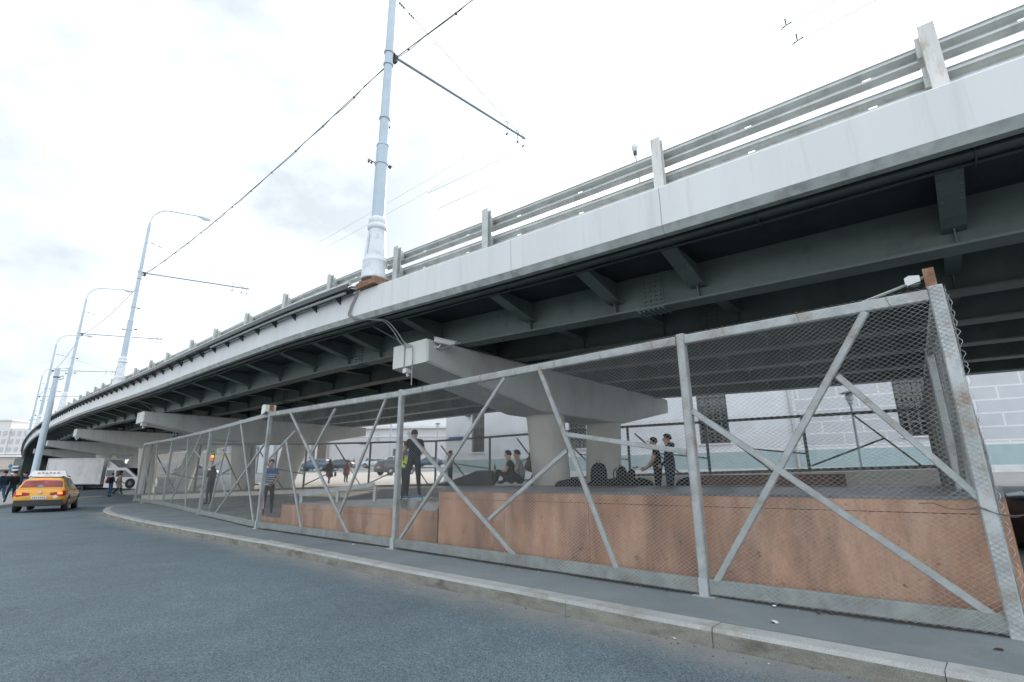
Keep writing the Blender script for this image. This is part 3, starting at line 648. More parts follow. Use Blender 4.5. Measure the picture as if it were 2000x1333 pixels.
for (px, py), lab in (((1535,48),'upper'), ((1557,78),'lower')):
    p = at_y(px, py, 14.5); mb = MB(); mb.tube([p+np.array([0,0,.24]), p+np.array([0,0,-.04])], [.03,.02], 6); mb.tube([p+np.array([-.14,.12,-.12]), p+np.array([0,0,-.05]), p+np.array([.14,-.12,.0])], .018, 6)
    ob = mb.build('wire_insulator', M_dark); tag(ob, 'small dark %s insulator hanger on a faint wire at upper right sky' % lab, 'insulator')
    a = at_y(px-700, py+330, 26); b = at_y(px+300, py-155, 10.5); span('span_wire', 'faint %s span wire carrying a small dark hanger in the sky' % lab, [a, p+np.array([0,0,-.05]), b], .011, M_wirethin, .02, 8, cat='overhead wire')
# small lamp post on the far side of the deck
q = s_at(1246, 320, 13.6)[0]; b0 = bp(q, 13.6, .5); hp = at_dist(1240, 293, math.hypot(b0[0], b0[1])); lt = thing('street_lamp', 'small lamp with pale bulb head peeping over the guardrail', 'street lamp', b0)
mb = MB(); mb.tube([b0, b0*.0+np.array([b0[0],b0[1],hp[2]-1.2]), hp+np.array([0,0,-.3])], .045, 8); mb.build('pole', M_galv2, lt, smooth=60)
mb = MB(); mb.lathe([(.07,-.32),(.09,-.28),(.10,-.12),(.09,-.1)], hp, 12); mb.build('socket', M_dark, lt, smooth=40)
mb = MB(); mb.lathe([(.08,-.1),(.15,.02),(.17,.14),(.13,.26),(.03,.32)], hp, 14); mb.build('lamp_globe', M_lampglass, lt, smooth=60)
# ---------------------------------------------------------------- front fence
UP = np.array([0,0,1.])
FP = [((1992,1250),(1838,562)), ((1380,1165),(1332,657)), ((770,1072),(786,764)), ((503,1033),(527,806)), ((389,1006),(410,838)), ((317,988),(333,856)), ((263,980),(281,866))]
POSTS = []
for b, t in FP:
    P = on_ground(*b, .15); r = ray(*t); D = math.hypot(P[0], P[1]); zt = H+D*r[2]/math.hypot(r[0], r[1])
    POSTS.append((np.array([P[0], P[1]]), P[2], zt))
FZ0 = [p[1]+.06 for p in POSTS]; FZ1 = [p[2] for p in POSTS]
def out_n(A, B):
    e = (B-A)/np.linalg.norm(B-A); n = np.array([e[1], -e[0]])
    return e, n                                  # n points away from travel: to be flipped by the caller
def wire_bay(A, B, za0, za1, zb0, zb1, outn, off, w, hh, r, phase=0):
    "chain-link: vertical zigzag wires, each hooked into the next"
    L_ = np.linalg.norm(B-A); e = (B-A)/L_; n = int(L_/w); nj = int(max(za1-za0, zb1-zb0)/hh)
    i = np.arange(n)[:,None]; j = np.arange(nj+1)[None,:]
    x = (i+((i+j) % 2))*w+RNG.normal(0, w*.03, (n, nj+1)); u = np.clip(x/L_, 0, 1)
    z = (za0+(zb0-za0)*u)+((za1-za0)+(zb1-zb0-za1+za0)*u)*(j/nj)
    bul = off+.012*np.sin(x*1.3+j*.11+phase)*np.sin(np.pi*j/nj)+r*np.where((i+j) % 2 == 0, 1, -1)*.8
    C = np.stack([A[0]+e[0]*x+outn[0]*bul, A[1]+e[1]*x+outn[1]*bul, z], -1)
    ring = [(1,0),(-.5,.87),(-.5,-.87)]
    V = np.stack([C+r*(p*np.array([e[0],e[1],0])+q*np.array([outn[0],outn[1],0])) for p, q in ring], 2).reshape(-1, 3)
    idx = (np.arange(n)[:,None]*(nj+1)+np.arange(nj)[None,:])*3; F = []
    for k in range(3):
        k2 = (k+1) % 3; F.append(np.stack([idx+k, idx+k2, idx+3+k2, idx+3+k], -1).reshape(-1, 4))
    return V, np.concatenate(F)
fence = thing('chain_link_fence', 'galvanised chain link fence on square steel frames along the pavement', 'fence', (POSTS[2][0][0], POSTS[2][0][1], POSTS[2][1]))
FO = np.array(fence.location)
def fence_post(A, z0, z1, e, w=.10, m=None, par=None):
    mb = MB(); mb.beam((A[0],A[1],z0), (A[0],A[1],z1), w, w, up=(e[0],e[1],0), c=.012)
    return mb.build('post', m or M_galv, par)
dirs = []
for k in range(6):
    A, B = POSTS[k][0], POSTS[k+1][0]; e = (B-A)/np.linalg.norm(B-A); n = np.array([-e[1], e[0]])
    if n @ (np.zeros(2)-A) < 0: n = -n           # towards the street
    dirs.append((e, n))
for k, (A, z0, z1) in enumerate(POSTS):
    e = dirs[min(k, 5)][0]; n = dirs[min(k, 5)][1]
    po = fence_post(A, z0-.02, z1+.02, e, .112 if k == 0 else .10, None, fence)
    if k > 0:
        mb = MB(); a = A+n*.062
        mb.beam((a[0]-e[0]*.05,a[1]-e[1]*.05,z0+.09), (a[0]+e[0]*.05,a[1]+e[1]*.05,z0+.09), .008, .2); mb.box((A[0],A[1],z0+.006), (.24,.2,.012), math.atan2(e[1], e[0])); mb.build('foot_plate', M_galv, po)
PAD = .05
for k in range(6):
    (A, za0, za1), (B, zb0, zb1) = POSTS[k], POSTS[k+1]; e, n = dirs[k]
    a, b = A+e*.06, B-e*.055
    mb = MB(); mb.beam((*a, za1-.055), (*b, zb1-.055), .08, .11, c=.01); mb.build('top_rail', M_galv, fence)
    mb = MB(); mb.beam((*(a+n*.004), za0+.105), (*(b+n*.004), zb0+.105), .07, .15, c=.01); mb.build('bottom_rail', M_rail, fence)
    w, hh, r = (.032,.0213,.0026) if k < 2 else (.034,.0225,.0024) if k == 2 else (.05,.03,.0021)
    V, F = wire_bay(A-e*.06 if k == 0 else A, B, za0+.03, za1+.012, zb0+.03, zb1+.012, n, .062, w, hh, r, k)
    o = raw_mesh('wire_mesh', V, F, M_wire, fence, FO)
    if k < 3:                                                     # rusty tie wires round the frame
        mb = MB()
        for q in np.arange(.35, np.linalg.norm(B-A), .78):
            u = q/np.linalg.norm(B-A); p = A+e*q; z = za1+(zb1-za1)*u; 
            mb.tube([(*(p+n*.066), z-.12), (*(p+n*.072+e*.02), z-.05), (*(p+n*.05+e*.03), z+.012), (*(p-n*.03+e*.03), z+.014)], .0035, 4)
        mb.build('tie_wires', M_rust, fence)
BR = [  # bay, end pixels of each diagonal, size
 (0,(1690,610),(1393,1150),.07),(0,(1636,735),(1930,988),.062),(0,(1352,803),(1972,1225),.066),
 (1,(1054,722),(1207,1116),.066),(1,(1102,848),(1342,883),.062),(1,(986,738),(775,1063),.062),(1,(797,846),(1012,1093),.064),(1,(955,1015),(1108,880),.058),
 (2,(566,803),(686,1055),.064),(2,(757,772),(660,1010),.06),(2,(655,799),(604,895),.056),(2,(559,862),(590,1042),.058),(2,(577,842),(515,908),.056),
 (3,(470,822),(496,1028),.06),(3,(453,827),(407,1006),.06),(3,(516,868),(418,1007),.06),(3,(396,918),(430,903),.05),(3,(430,916),(441,968),.05),
 (4,(367,850),(362,990),.055),(4,(394,848),(330,988),.06),(4,(379,878),(396,900),.05),
 (5,(304,862),(284,928),.05),(5,(307,860),(300,984),.05),(5,(305,902),(323,914),.05),(5,(283,888),(292,982),.05),(5,(300,874),(270,978),.045)]
for k, pa, pb, s_ in BR:
    A, B = POSTS[k][0], POSTS[k+1][0]; e, n = dirs[k]
    P, Q = on_plane(*pa, A+n*.01, B+n*.01), on_plane(*pb, A+n*.01, B+n*.01); mb = MB(); mb.beam(P, Q, s_*.75, s_, up=(n[0],n[1],0) if False else UP, c=.008); mb.build('brace', M_galv, fence)
# the side run going back from the right corner post
A0, za, zA = POSTS[0]; RB = at_y(1806, 800, 14.3)
RC = np.array([RB[0], RB[1]]); SE = RC-A0; SL_ = np.linalg.norm(SE); SE = SE/SL_; SN = np.array([SE[1], -SE[0]])
side = thing('chain_link_fence', 'short chain link fence run seen edge on behind the right corner post', 'fence', (*(A0+SE*4), za))
SO = np.array(side.location)
gz = float(G(*RC))+.15
for f in (.28, .52, .76, 1.0):
    p = A0+SE*SL_*f; fence_post(p, za+(gz-za)*f, zA+.35*f, SE, .09, M_darksteel if f > .5 else M_galv, side)
mb = MB(); mb.beam((*(A0+SE*.06), zA-.055), (*RC, zA+.33), .07, .10); mb.build('top_rail', M_galv, side)
mb = MB(); mb.beam((*(A0+SE*.06), za+.15), (*RC, gz+.15), .06, .10); mb.build('bottom_rail', M_galv, side)
for f0, f1 in ((.02,.27),(.29,.51),(.53,.75)):
    p, q = A0+SE*SL_*f0, A0+SE*SL_*f1; mb = MB(); mb.beam((*p, zA-.1), (*q, za+.3+(gz-za)*f1), .05, .06); mb.build('brace', M_galv, side)
V, F = wire_bay(A0, RC, za+.05, zA+.02, gz+.05, zA+.35, SN, .07, .036, .024, .0024, 2); raw_mesh('wire_mesh', V, F, M_wire, side, SO)
# loose curls of wire at the corner
mb = MB()
for k in range(26):
    z = za+.35+k*.095+random.uniform(-.03,.03); c = A0-dirs[0][0]*.085+dirs[0][1]*.05; a0 = random.uniform(0, 6); rr = random.uniform(.007,.014)
    mb.tube([(c[0]+rr*math.cos(a0+t_*1.3)*(1+.1*t_), c[1]+rr*math.sin(a0+t_*1.3), z+.02*t_) for t_ in range(6)], .0022, 4)
mb.build('wire_curls', M_wire, fence)
mb = MB(); p = A0-dirs[0][0]*.03+dirs[0][1]*.08; z = 1.16
pts = [on_plane(1650, 920, A0, POSTS[1][0])]+[np.array([*(A0+dirs[0][0]*(.45-.1*k)+dirs[0][1]*.075), z+.02*math.sin(k*2)-.012*k]) for k in range(12)]
tp = at_y(1998, 960, 4.7); pts += [tp]
mb.tube(pts[1:], .004, 5); mb.tube([q+np.array([0,0,.012*math.sin(i*1.7)]) for i, q in enumerate(pts[4:])], .003, 5); mb.build('binding_wire', M_cable, fence)

# ---------------------------------------------------------------- rear fence, dark against the light
RZ = 3.4
rb = [RC, at_y(1225, 833, 20.4)[:2], at_y(852, 862, 26.3)[:2], at_y(600, 868, 27.0)[:2], at_y(298, 868, 29.6)[:2]]
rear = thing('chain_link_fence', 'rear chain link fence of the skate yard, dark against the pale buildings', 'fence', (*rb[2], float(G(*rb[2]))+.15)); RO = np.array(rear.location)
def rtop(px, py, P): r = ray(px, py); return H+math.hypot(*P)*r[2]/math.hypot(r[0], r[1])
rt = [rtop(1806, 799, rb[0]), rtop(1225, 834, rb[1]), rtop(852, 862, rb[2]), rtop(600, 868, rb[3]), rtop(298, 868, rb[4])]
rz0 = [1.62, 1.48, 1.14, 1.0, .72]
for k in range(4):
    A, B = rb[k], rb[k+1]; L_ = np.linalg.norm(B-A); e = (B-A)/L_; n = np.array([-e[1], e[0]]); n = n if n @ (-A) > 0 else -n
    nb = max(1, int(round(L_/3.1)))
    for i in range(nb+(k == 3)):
        u = i/nb; p = A+(B-A)*u; fence_post(p, rz0[k]+(rz0[k+1]-rz0[k])*u-.25, rt[k]+(rt[k+1]-rt[k])*u, e, .085, M_darksteel, rear)
    mb = MB(); mb.beam((*A, rt[k]), (*B, rt[k+1]), .07, .09); mb.build('top_rail', M_darksteel, rear)
    mb = MB(); mb.beam((*A, rz0[k]), (*B, rz0[k+1]), .07, .10); mb.build('bottom_rail', M_darksteel, rear)
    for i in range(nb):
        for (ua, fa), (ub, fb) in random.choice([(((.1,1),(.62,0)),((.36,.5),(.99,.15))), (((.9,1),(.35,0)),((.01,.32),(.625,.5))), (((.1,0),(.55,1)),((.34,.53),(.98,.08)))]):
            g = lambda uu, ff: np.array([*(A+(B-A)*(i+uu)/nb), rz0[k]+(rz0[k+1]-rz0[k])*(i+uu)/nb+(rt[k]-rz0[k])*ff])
            mb = MB(); mb.beam(g(ua,fa), g(ub,fb), .05, .05); mb.build('brace', M_darksteel, rear)
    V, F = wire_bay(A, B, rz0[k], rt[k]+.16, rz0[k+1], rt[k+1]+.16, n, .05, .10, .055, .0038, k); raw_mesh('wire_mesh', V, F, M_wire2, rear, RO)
# low concrete plinth under the rear fence
mb = MB()
for k in range(4):
    A, B = rb[k], rb[k+1]; e = (B-A)/np.linalg.norm(B-A); n = np.array([-e[1], e[0]])*.12; ga, gb = float(G(*A)), float(G(*B))
    lo = [(*(A-n),ga-.1),(*(A+n),ga-.1),(*(B+n),gb-.1),(*(B-n),gb-.1)]; hi = [(*(A-n),rz0[k]-.06),(*(A+n),rz0[k]-.06),(*(B+n),rz0[k+1]-.06),(*(B-n),rz0[k+1]-.06)]
    mb.add(lo+hi, [(3,2,1,0),(4,5,6,7),(0,1,5,4),(1,2,6,5),(2,3,7,6),(3,0,4,7)])
tag(mb.build('retaining_wall', M_conc), 'low grey concrete plinth wall under the rear fence', 'wall')

# ---------------------------------------------------------------- skate ramps
e0, n0 = dirs[1]; inn = -n0
PA, PB = POSTS[1][0]+inn*.30, POSTS[2][0]+inn*.30
RZ1, RZ2 = 1.21, .87
def front(px, py): return on_plane(px, py, PA, PB)[:2]
X0 = on_plane(1963, 972, POSTS[0][0]+(-dirs[0][1])*.30, POSTS[1][0]+(-dirs[0][1])*.30)[:2]
F0, F1, F2 = X0, front(1372, 1000), front(860, 958)
FL = front(580, 980)
wdir = N0*1.0
def box_poly(name, poly, z1, parent, m, z0=None, joints=0):
    mb = MB(); zz = min(float(G(*p)) for p in poly)+.10 if z0 is None else z0; mb.prism([tuple(p) for p in poly], zz, z1); return mb.build(name, m, parent)
r1 = thing('skate_platform', 'long brown plywood platform with grey deck behind the near fence', 'skate ramp', (*(F1), .15))
def panel_run(P, Q, z0, z1, n, par, thick=.018):
    "plywood facing in sheets, with open joints and a capping strip"
    L_ = np.linalg.norm(Q-P); e = (Q-P)/L_; nn = np.array([-e[1], e[0]]); nn = nn if nn @ (-P) > 0 else -nn
    for i in range(n):
        a, b = P+e*(L_*i/n+.003), P+e*(L_*(i+1)/n-.003); o_ = random.uniform(0, .004)
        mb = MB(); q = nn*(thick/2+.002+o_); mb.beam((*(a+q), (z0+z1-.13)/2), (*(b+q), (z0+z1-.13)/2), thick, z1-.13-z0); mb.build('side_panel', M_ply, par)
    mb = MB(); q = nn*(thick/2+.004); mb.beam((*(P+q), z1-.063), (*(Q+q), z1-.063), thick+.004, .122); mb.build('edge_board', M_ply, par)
def depth(p, d): return p+wdir*d
back1, back0 = at_y(868, 946, 16.5)[:2], depth(F0, 5.9)
box_poly('frame', [F0, F1, F2, back1, back0], RZ1-.03, r1, M_soffit)
panel_run(F1, F2, .18, RZ1-.02, 3, r1); panel_run(F0, F1, .18, RZ1-.02, 1, r1)
mb = MB(); ef = (F0-F1)/np.linalg.norm(F0-F1)
mb.prism([tuple(p) for p in (F0+n0*.03, F1+n0*.03, F2+n0*.03, back1, back0)], RZ1-.028, RZ1); mb.build('deck', M_deck, r1)
panel_run(F0+ef*.004, back0+ef*.004, .25, RZ1-.02, 3, r1)
panel_run(F2-ef*.004, back1-ef*.004, RZ2+.005, RZ1-.02, 4, r1)
# low back board
mb = MB(); ba = depth(F0, 5.7)-ef*.1; bb = ba+ef*0; r_ = ray(1346, 930); eb_ = -ef; ix_ = lambda r_: ba+eb_*((ba[0]-ba[1]*r_[0]/r_[1])/(eb_[1]*r_[0]/r_[1]-eb_[0])); bb = ix_(r_); bc = ix_(ray(1650, 930)); mb.beam((*bc, RZ1+.115), (*bb, RZ1+.115), .12, .22); mb.build('back_board', mat('shaded_dark_board', (.10,.055,.035), .7, var=.3), r1)  # the board's shadow is put into its dark brown colour
r2 = thing('skate_platform', 'lower brown plywood platform left of the taller one, under the skater', 'skate ramp', (*FL, .15))
box_poly('frame', [F2-ef*.03, FL, depth(FL, 4.2), F2+(back1-F2)*.8-ef*.05], RZ2-.03, r2, M_soffit)
mb = MB(); mb.prism([tuple(p) for p in (F2-ef*.03+n0*.03, FL+n0*.03, depth(FL, 4.2), F2+(back1-F2)*.8-ef*.05)], RZ2-.028, RZ2); mb.build('deck', mat('worn_pale_deck', (.30,.295,.285), .28, var=.2, scale=1.2, stain=(.17,.165,.16), stain_amt=.6, stain_scale=1.5), r2)
panel_run(F2-ef*.03, FL, .18, RZ2-.02, 3, r2)
S1a, S1b = front(549, 1000), front(506, 1010)
r3 = thing('plywood_step', 'lower brown plywood step under the boy in blue', 'step', (*S1a, .15))
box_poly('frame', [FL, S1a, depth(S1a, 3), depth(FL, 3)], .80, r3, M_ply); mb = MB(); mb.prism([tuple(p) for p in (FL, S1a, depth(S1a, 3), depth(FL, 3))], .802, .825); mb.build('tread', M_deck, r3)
r4 = thing('plywood_step', 'lowest brown plywood step, left end of the ramps by the second fence post', 'step', (*S1b, .15))
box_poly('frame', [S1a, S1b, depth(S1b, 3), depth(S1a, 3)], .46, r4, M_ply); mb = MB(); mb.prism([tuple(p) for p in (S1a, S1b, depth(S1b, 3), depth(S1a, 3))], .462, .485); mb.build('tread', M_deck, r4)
# dark quarter bank at the back of the tall platform
q = at_y(905, 935, 15.0); b0 = q[:2]; mb = MB(); pr = []
for k in range(9): pr.append((1.7*k/8, .42*(1-math.cos(math.pi*.5*k/8))))
P = [[b0[0]-1.3+u, b0[1]+w_, RZ1+h_] for w_ in (0, 2.2) for u, h_ in pr+[(2.1,.42),(2.15,0)]]; n = len(pr)+2
mb.add(P, [tuple(range(n)), tuple(range(2*n-1, n-1, -1))]+[(i, (i+1)%n, n+(i+1)%n, n+i) for i in range(n)])
tag(mb.build('quarter_ramp', mat('dark_tarp', (.035,.037,.036), .8, var=.3), None, smooth=40), 'dark curved kicker ramp on the platform behind the fence', 'skate ramp')
# slanting grind rail
a = at_y(733, 946, 13.6); b_ = at_y(585, 966, 13.2); gl = thing('grind_rail', 'slanting grey steel grind rail on legs, left of the skater', 'grind rail', (a[0], a[1], RZ2))
mb = MB(); mb.beam(a, b_, .09, .11); mb.build('rail', M_galv2, gl)
for u in (.0, .5, .97):
    p = a+(b_-a)*u; mb = MB(); mb.beam((p[0], p[1], float(G(p[0],p[1]))+.15 if u > .6 else RZ2-.3), (p[0], p[1], p[2]-.05), .07, .07, up=(1,0,0)); mb.build('leg', M_galv2, gl)
# yard floor
sheet('skate_floor', [tuple(p) for p in (depth(POSTS[0][0], .2), POSTS[1][0]+inn*.1, POSTS[2][0]+inn*.1, POSTS[3][0]+inn*.1, POSTS[4][0]+inn*.1, POSTS[5][0]+inn*.2, rb[4], rb[3], rb[2], rb[1], rb[0])], .165, M_floor, 1.5)

# ---------------------------------------------------------------- fittings on the fence and the pier
def floodlight(px, py, base, label, s=1.0, yaw=0):
    t = thing('floodlight', label, 'floodlight', base)
    d = np.array([math.cos(yaw), math.sin(yaw), 0]); b0 = np.array(base, float)
    mb = MB(); mb.box(b0+UP*.08, (.085,.085,.20), yaw); mb.build('bracket', M_rust, t)
    c = b0+UP*.10+d*.08; mb = MB(); sd_ = np.array([-d[1], d[0], 0])
    pr = [(-.02,-.07),(.20,-.12),(.24,-.08),(.24,.05),(.16,.09),(-.02,.06)]
    P = [c+d*u*s+UP*z*s+sd_*e for e in (-.10*s, .10*s) for u, z in pr]; mb.add(P, [tuple(range(6)), tuple(range(11,5,-1))]+[(i,(i+1)%6,6+(i+1)%6,6+i) for i in range(6)]); hs = mb.build('housing', M_whitebox, t)
    mb = MB(); c2 = c+d*.10*s-UP*.115*s; mb.box(c2, (.19*s,.17*s,.012), yaw); mb.build('front_glass', M_glass, t)
    mb = MB(); mb.tube([b0+UP*.12, b0+UP*.05+d*.25, b0-UP*.02+d*.55], .014, 6); mb.build('cable', M_cable2, t)
    return t
e1 = dirs[0][0]
floodlight(0, 0, (*(A0+e1*.02), zA+.02), 'white floodlight on a rusty stub atop the right corner post', .45, math.atan2(e1[1], e1[0]))
A3, _, z3 = POSTS[3]; e3 = dirs[3][0]
floodlight(0, 0, (*A3, z3+.02), 'white floodlight on a rusty stub atop the fence by the boy', 1.35, math.atan2(e3[1], e3[0]))
# cameras on the cap of the near pier
ca = baz(-.6); nn3 = np.array([math.cos(ca), -math.sin(ca), 0]); dd3 = np.array([math.sin(ca), math.cos(ca), 0])
topz = float(zf(-.6))+GB-.06
c0 = np.array([*bpos(-.6-.66, .95), topz-.12]); t = thing('security_camera', 'white box security camera on the side of the near pier cap', 'security camera', c0)
mb = MB(); mb.tube([c0+dd3*.06, c0-dd3*.06-UP*.06, c0-dd3*.12+UP*.0], .02, 6); mb.box(c0+dd3*.03, (.1,.03,.14), -ca+math.pi/2+1.57); mb.build('arm', M_whitebox, t)
mb = MB(); f = (nn3*.75-dd3*.55-UP*.16); f /= np.linalg.norm(f); c1 = c0-dd3*.14+UP*.06; mb.beam(c1-f*.16, c1+f*.30, .105, .10, c=.015); mb.beam(c1-f*.17+UP*.055, c1+f*.34+UP*.055, .125, .012); mb.build('housing', M_whitebox, t)
mb = MB(); mb.beam(c1+f*.301, c1+f*.306, .07, .07); mb.build('lens', M_glass, t)
c0 = np.array([*bpos(-.45, .78), topz-.53-.04]); t = thing('junction_box', 'small pale junction box under the near pier cap end', 'junction box', c0)
mb = MB(); mb.box(c0-UP*.05, (.16,.12,.1), -ca); mb.build('box', M_whitebox, t)
mb = MB(); mb.tube([c0-nn3*.1+UP*.0, c0-nn3*.095+UP*.3, c0-nn3*.095+UP*.62], .012, 6); mb.build('conduit', M_cable2, t)
mb = MB(); mb.tube([c0-UP*.1, c0-UP*.17+nn3*.03], .03, 8); mb.build('sensor', M_whitebox, t)
for s_, lb in ((20.9,'second'), (39.7,'third')):
    tz = float(zf(s_))+GB-.06-.53; c0 = np.array([*bpos(s_-.3, .85), tz]); t = thing('junction_box', 'tiny pale box hanging under the %s pier cap end' % lb, 'junction box', c0)
    mb = MB(); mb.box(c0-UP*.08, (.22,.18,.16), -ca); mb.build('box', M_whitebox, t); mb = MB(); mb.tube([c0-UP*.15, c0-UP*.28], .05, 8); mb.build('sensor', M_galv2, t)
# strip lamps under the deck (unlit)
for k, (px, py, s_, v) in enumerate([(455, 806, 9, 6.9), (500, 803, 6.5, 7.0), (622, 815, 11.5, 9.0)]):
    pass
# litter along the fence foot
for k, (px, py, lb) in enumerate([(1470,1176,'dry brown leaf by the foot of the fence under the right panel'),(1512,1186,'flat white paper scrap left of the centre of the right fence panel'),(1600,1199,'crumpled tan paper scrap by the fence bottom rail'),(1760,1197,'dark bit of rubbish against the right fence panel'),(1512,1216,'tiny white scrap alone in the middle of the pavement'),(690,1064,'white scrap by the fence left of the third post'),(525,1025,'white crumpled scrap beside the fence post under the boy'),(1318,1247,'tiny white scrap on the road below the kerb joint'),(1950,1270,'brown cigarette stub at the right end of the pavement'),(472,1017,'pale scrap in front of the fence, left of the boy')]):
    p = on_ground(px, py, .155 if py < 1240 or k == 8 else .006); mb = MB(); a0 = random.uniform(0, 6); s_ = random.uniform(.02, .045)
    R_ = [(p[0]+s_*random.uniform(.6,1.2)*math.cos(a0+i*1.05), p[1]+s_*random.uniform(.5,1.1)*math.sin(a0+i*1.05), p[2]+random.uniform(0,.02)) for i in range(6)]
    mb.add(R_+[(p[0],p[1],p[2]+.018)], [(i,(i+1)%6,6) for i in range(6)]+[tuple(range(6))])
    tag(mb.build('leaf' if 'leaf' in lb else 'paper_scrap' if 'scrap' in lb else 'rubbish', [M_rust, M_whitebox, M_rust, M_black, M_whitebox, M_whitebox, M_whitebox, M_whitebox, M_rust, M_whitebox][k]), lb, 'litter')
# ---------------------------------------------------------------- buildings
M_wallp = mat('pale_wall_paint', (.66,.67,.70), .85, var=.06, scale=.8, stain=(.50,.50,.52), stain_amt=.5, stain_scale=.9)
M_plinth = mat('white_plinth_paint', (.64,.65,.67), .85, var=.08, stain=(.48,.48,.48), stain_amt=.5, stain_scale=2)
M_teal = mat('teal_band_paint', (.36,.47,.485), .8, var=.06, scale=2, stain=(.42,.50,.51), stain_amt=.4, stain_scale=1.5)
M_trim = mat('white_trim', (.70,.70,.70), .8, var=.05)
M_grille = mat('window_grille_paint', (.11,.105,.095), .6, var=.2)
M_pinkw = mat('pinkish_render', (.60,.565,.565), .85, var=.05, scale=.3)
M_stone = mat('arch_stone', (.33,.31,.30), .85, var=.12)
M_door = mat('brown_door', (.13,.09,.07), .6, var=.2, stretch=(6,1,1))
M_cream = mat('cream_render', (.50,.45,.36), .85, var=.08, scale=.4)
M_roofm = mat('grey_roof', (.36,.38,.40), .6, var=.1)
M_far = mat('hazed_far_render', (.62,.61,.60), .85, var=.05, scale=.2)  # pale tone stands in for haze and glare over the far block
M_farwin = mat('far_window', (.42,.43,.45), .4, var=.1)
WA = np.array([-4.53, 34.78]); WE = np.array([20.66, 20.92])-WA; WE /= np.linalg.norm(WE); WB = WA+WE*42
wr = math.atan2(WE[1], WE[0])
def wuz(px, py):
    P = on_plane(px, py, WA, WB); return float((P[:2]-WA)@WE), float(P[2])
gz0 = float(G(*(WA+WE*12)))+.05
b1 = thing('painted_building', 'pale painted building with block pattern and teal band across the yard', 'building', (*WA, 0), wr)
def lb(name, u0, u1, z0, z1, y0, y1, m, par=b1):
    mb = MB(); mb.box(((u0+u1)/2, (y0+y1)/2, (z0+z1)/2), (u1-u0, y1-y0, z1-z0)); return mb.build(name, m, par, local=True)
ub = wuz(1562, 850)[0]
zt0 = wuz(1960, 908)[1]; zt1 = wuz(1960, 868)[1]
wins = [wuz(921,884)+wuz(946,816), wuz(1112,877)+wuz(1143,812), wuz(1369,874)+wuz(1417,775), wuz(1764,862)+wuz(1822,738)]
wins = [(a, min(max(z,3.05),3.2), b, 6.1) for a, z, b, _ in wins]
# wall with real window openings
xs = [0]+[c for a, z, b, t in wins for c in (a, b)]+[ub]
def wall_seg(name, u0, u1, m, ws):
    mb = MB(); us = sorted([u0, u1]+[c for a, z, b, t in ws for c in (a, b)])
    for i in range(len(us)-1):
        a, b = us[i], us[i+1]; hit = [q for q in ws if abs(q[0]-a) < 1e-6 and abs(q[2]-b) < 1e-6]
        for z0, z1 in (((zt1, hit[0][1]), (hit[0][3], 9.3)) if hit else ((zt1, 9.3),)):
            mb.add([(a,0,z0),(b,0,z0),(b,0,z1),(a,0,z1)], [(0,1,2,3)])
        if hit:
            z0, z1 = hit[0][1], hit[0][3]; d = .28
            mb.add([(a,0,z0),(b,0,z0),(b,0,z1),(a,0,z1),(a,d,z0),(b,d,z0),(b,d,z1),(a,d,z1)], [(0,1,5,4),(1,2,6,5),(2,3,7,6),(3,0,4,7)])
    return mb.build(name, m, b1, local=True)
wall_seg('wall', 0, ub, M_wallp, [q for q in wins if q[2] < ub]); wall_seg('block_wall', ub, 42, M_block, [q for q in wins if q[0] > ub])
mb = MB(); mb.add([(0,.0,0),(0,14,0),(0,14,9.3),(0,0,9.3),(42,0,0),(42,14,0),(42,14,9.3),(42,0,9.3)], [(0,1,2,3),(5,4,7,6),(1,5,6,2)]); mb.build('end_wall', M_wallp, b1, local=True)
lb('teal_band', -.02, 42.02, zt0, zt1, -.045, .2, M_teal); lb('plinth', -.03, 42.03, 0, zt0, -.075, .25, M_plinth)
lb('string_course', -.02, 42.02, zt1, zt1+.10, -.03, .15, M_trim); lb('cornice', -.35, 42.35, 9.3, 9.6, -.35, 14.3, M_trim); lb('roof', -.2, 42.2, 9.6, 9.75, -.2, 14.2, M_roofm)
for a, z0, b, z1 in wins:
    wf = lb('window', a, b, z0, z1, .24, .27, M_glass)
    mb = MB(); n = 4
    for i in range(n+1): u = a+.03+(b-a-.06)*i/n; mb.box((u, .20, (z0+z1)/2), (.05,.05,z1-z0))
    for i in range(6): z = z0+.03+(z1-z0-.06)*i/5; mb.box(((a+b)/2, .205, z), (b-a,.045,.05))
    mb.build('frame', M_darksteel, wf, local=True)
    mb = MB()
    for i in range(7): u = a+(b-a)*(i+.5)/7; mb.box((u, .03, (z0+z1)/2), (.016,.016,z1-z0))
    for i in range(7):
        z = z0+(z1-z0)*(i+.5)/7; mb.box(((a+b)/2, .03, z), (b-a,.02,.025))
        if i in (3, 6): 
            for j in range(8): mb.box((a+(b-a)*(j+1)/9, .028, z+.14), (.09,.018,.16))
    mb.build('grille', M_grille, wf, local=True); lb('sill', a-.08, b+.08, z0-.07, z0, -.08, .24, M_trim, wf)
ud = wuz(1552, 850)[0]; mb = MB(); mb.tube([(ud,-.12,9.2),(ud,-.12,2.3),(ud,-.16,1.6),(ud+.1,-.2,1.2)], .07, 10); dp = mb.build('drainpipe', M_galv2, b1, smooth=50, local=True)
ub0, zb0 = wuz(877, 861); ub1, zb1 = wuz(905, 853); lb('blue_plate', ub0, ub1, zb0, zb1, -.06, -.01, mat('blue_enamel', (.03,.10,.36), .4))
for u0, z0 in (wuz(917,812), ): lb('wall_lamp', u0-.12, u0+.12, z0-.1, z0+.1, -.35, -.01, M_dark)
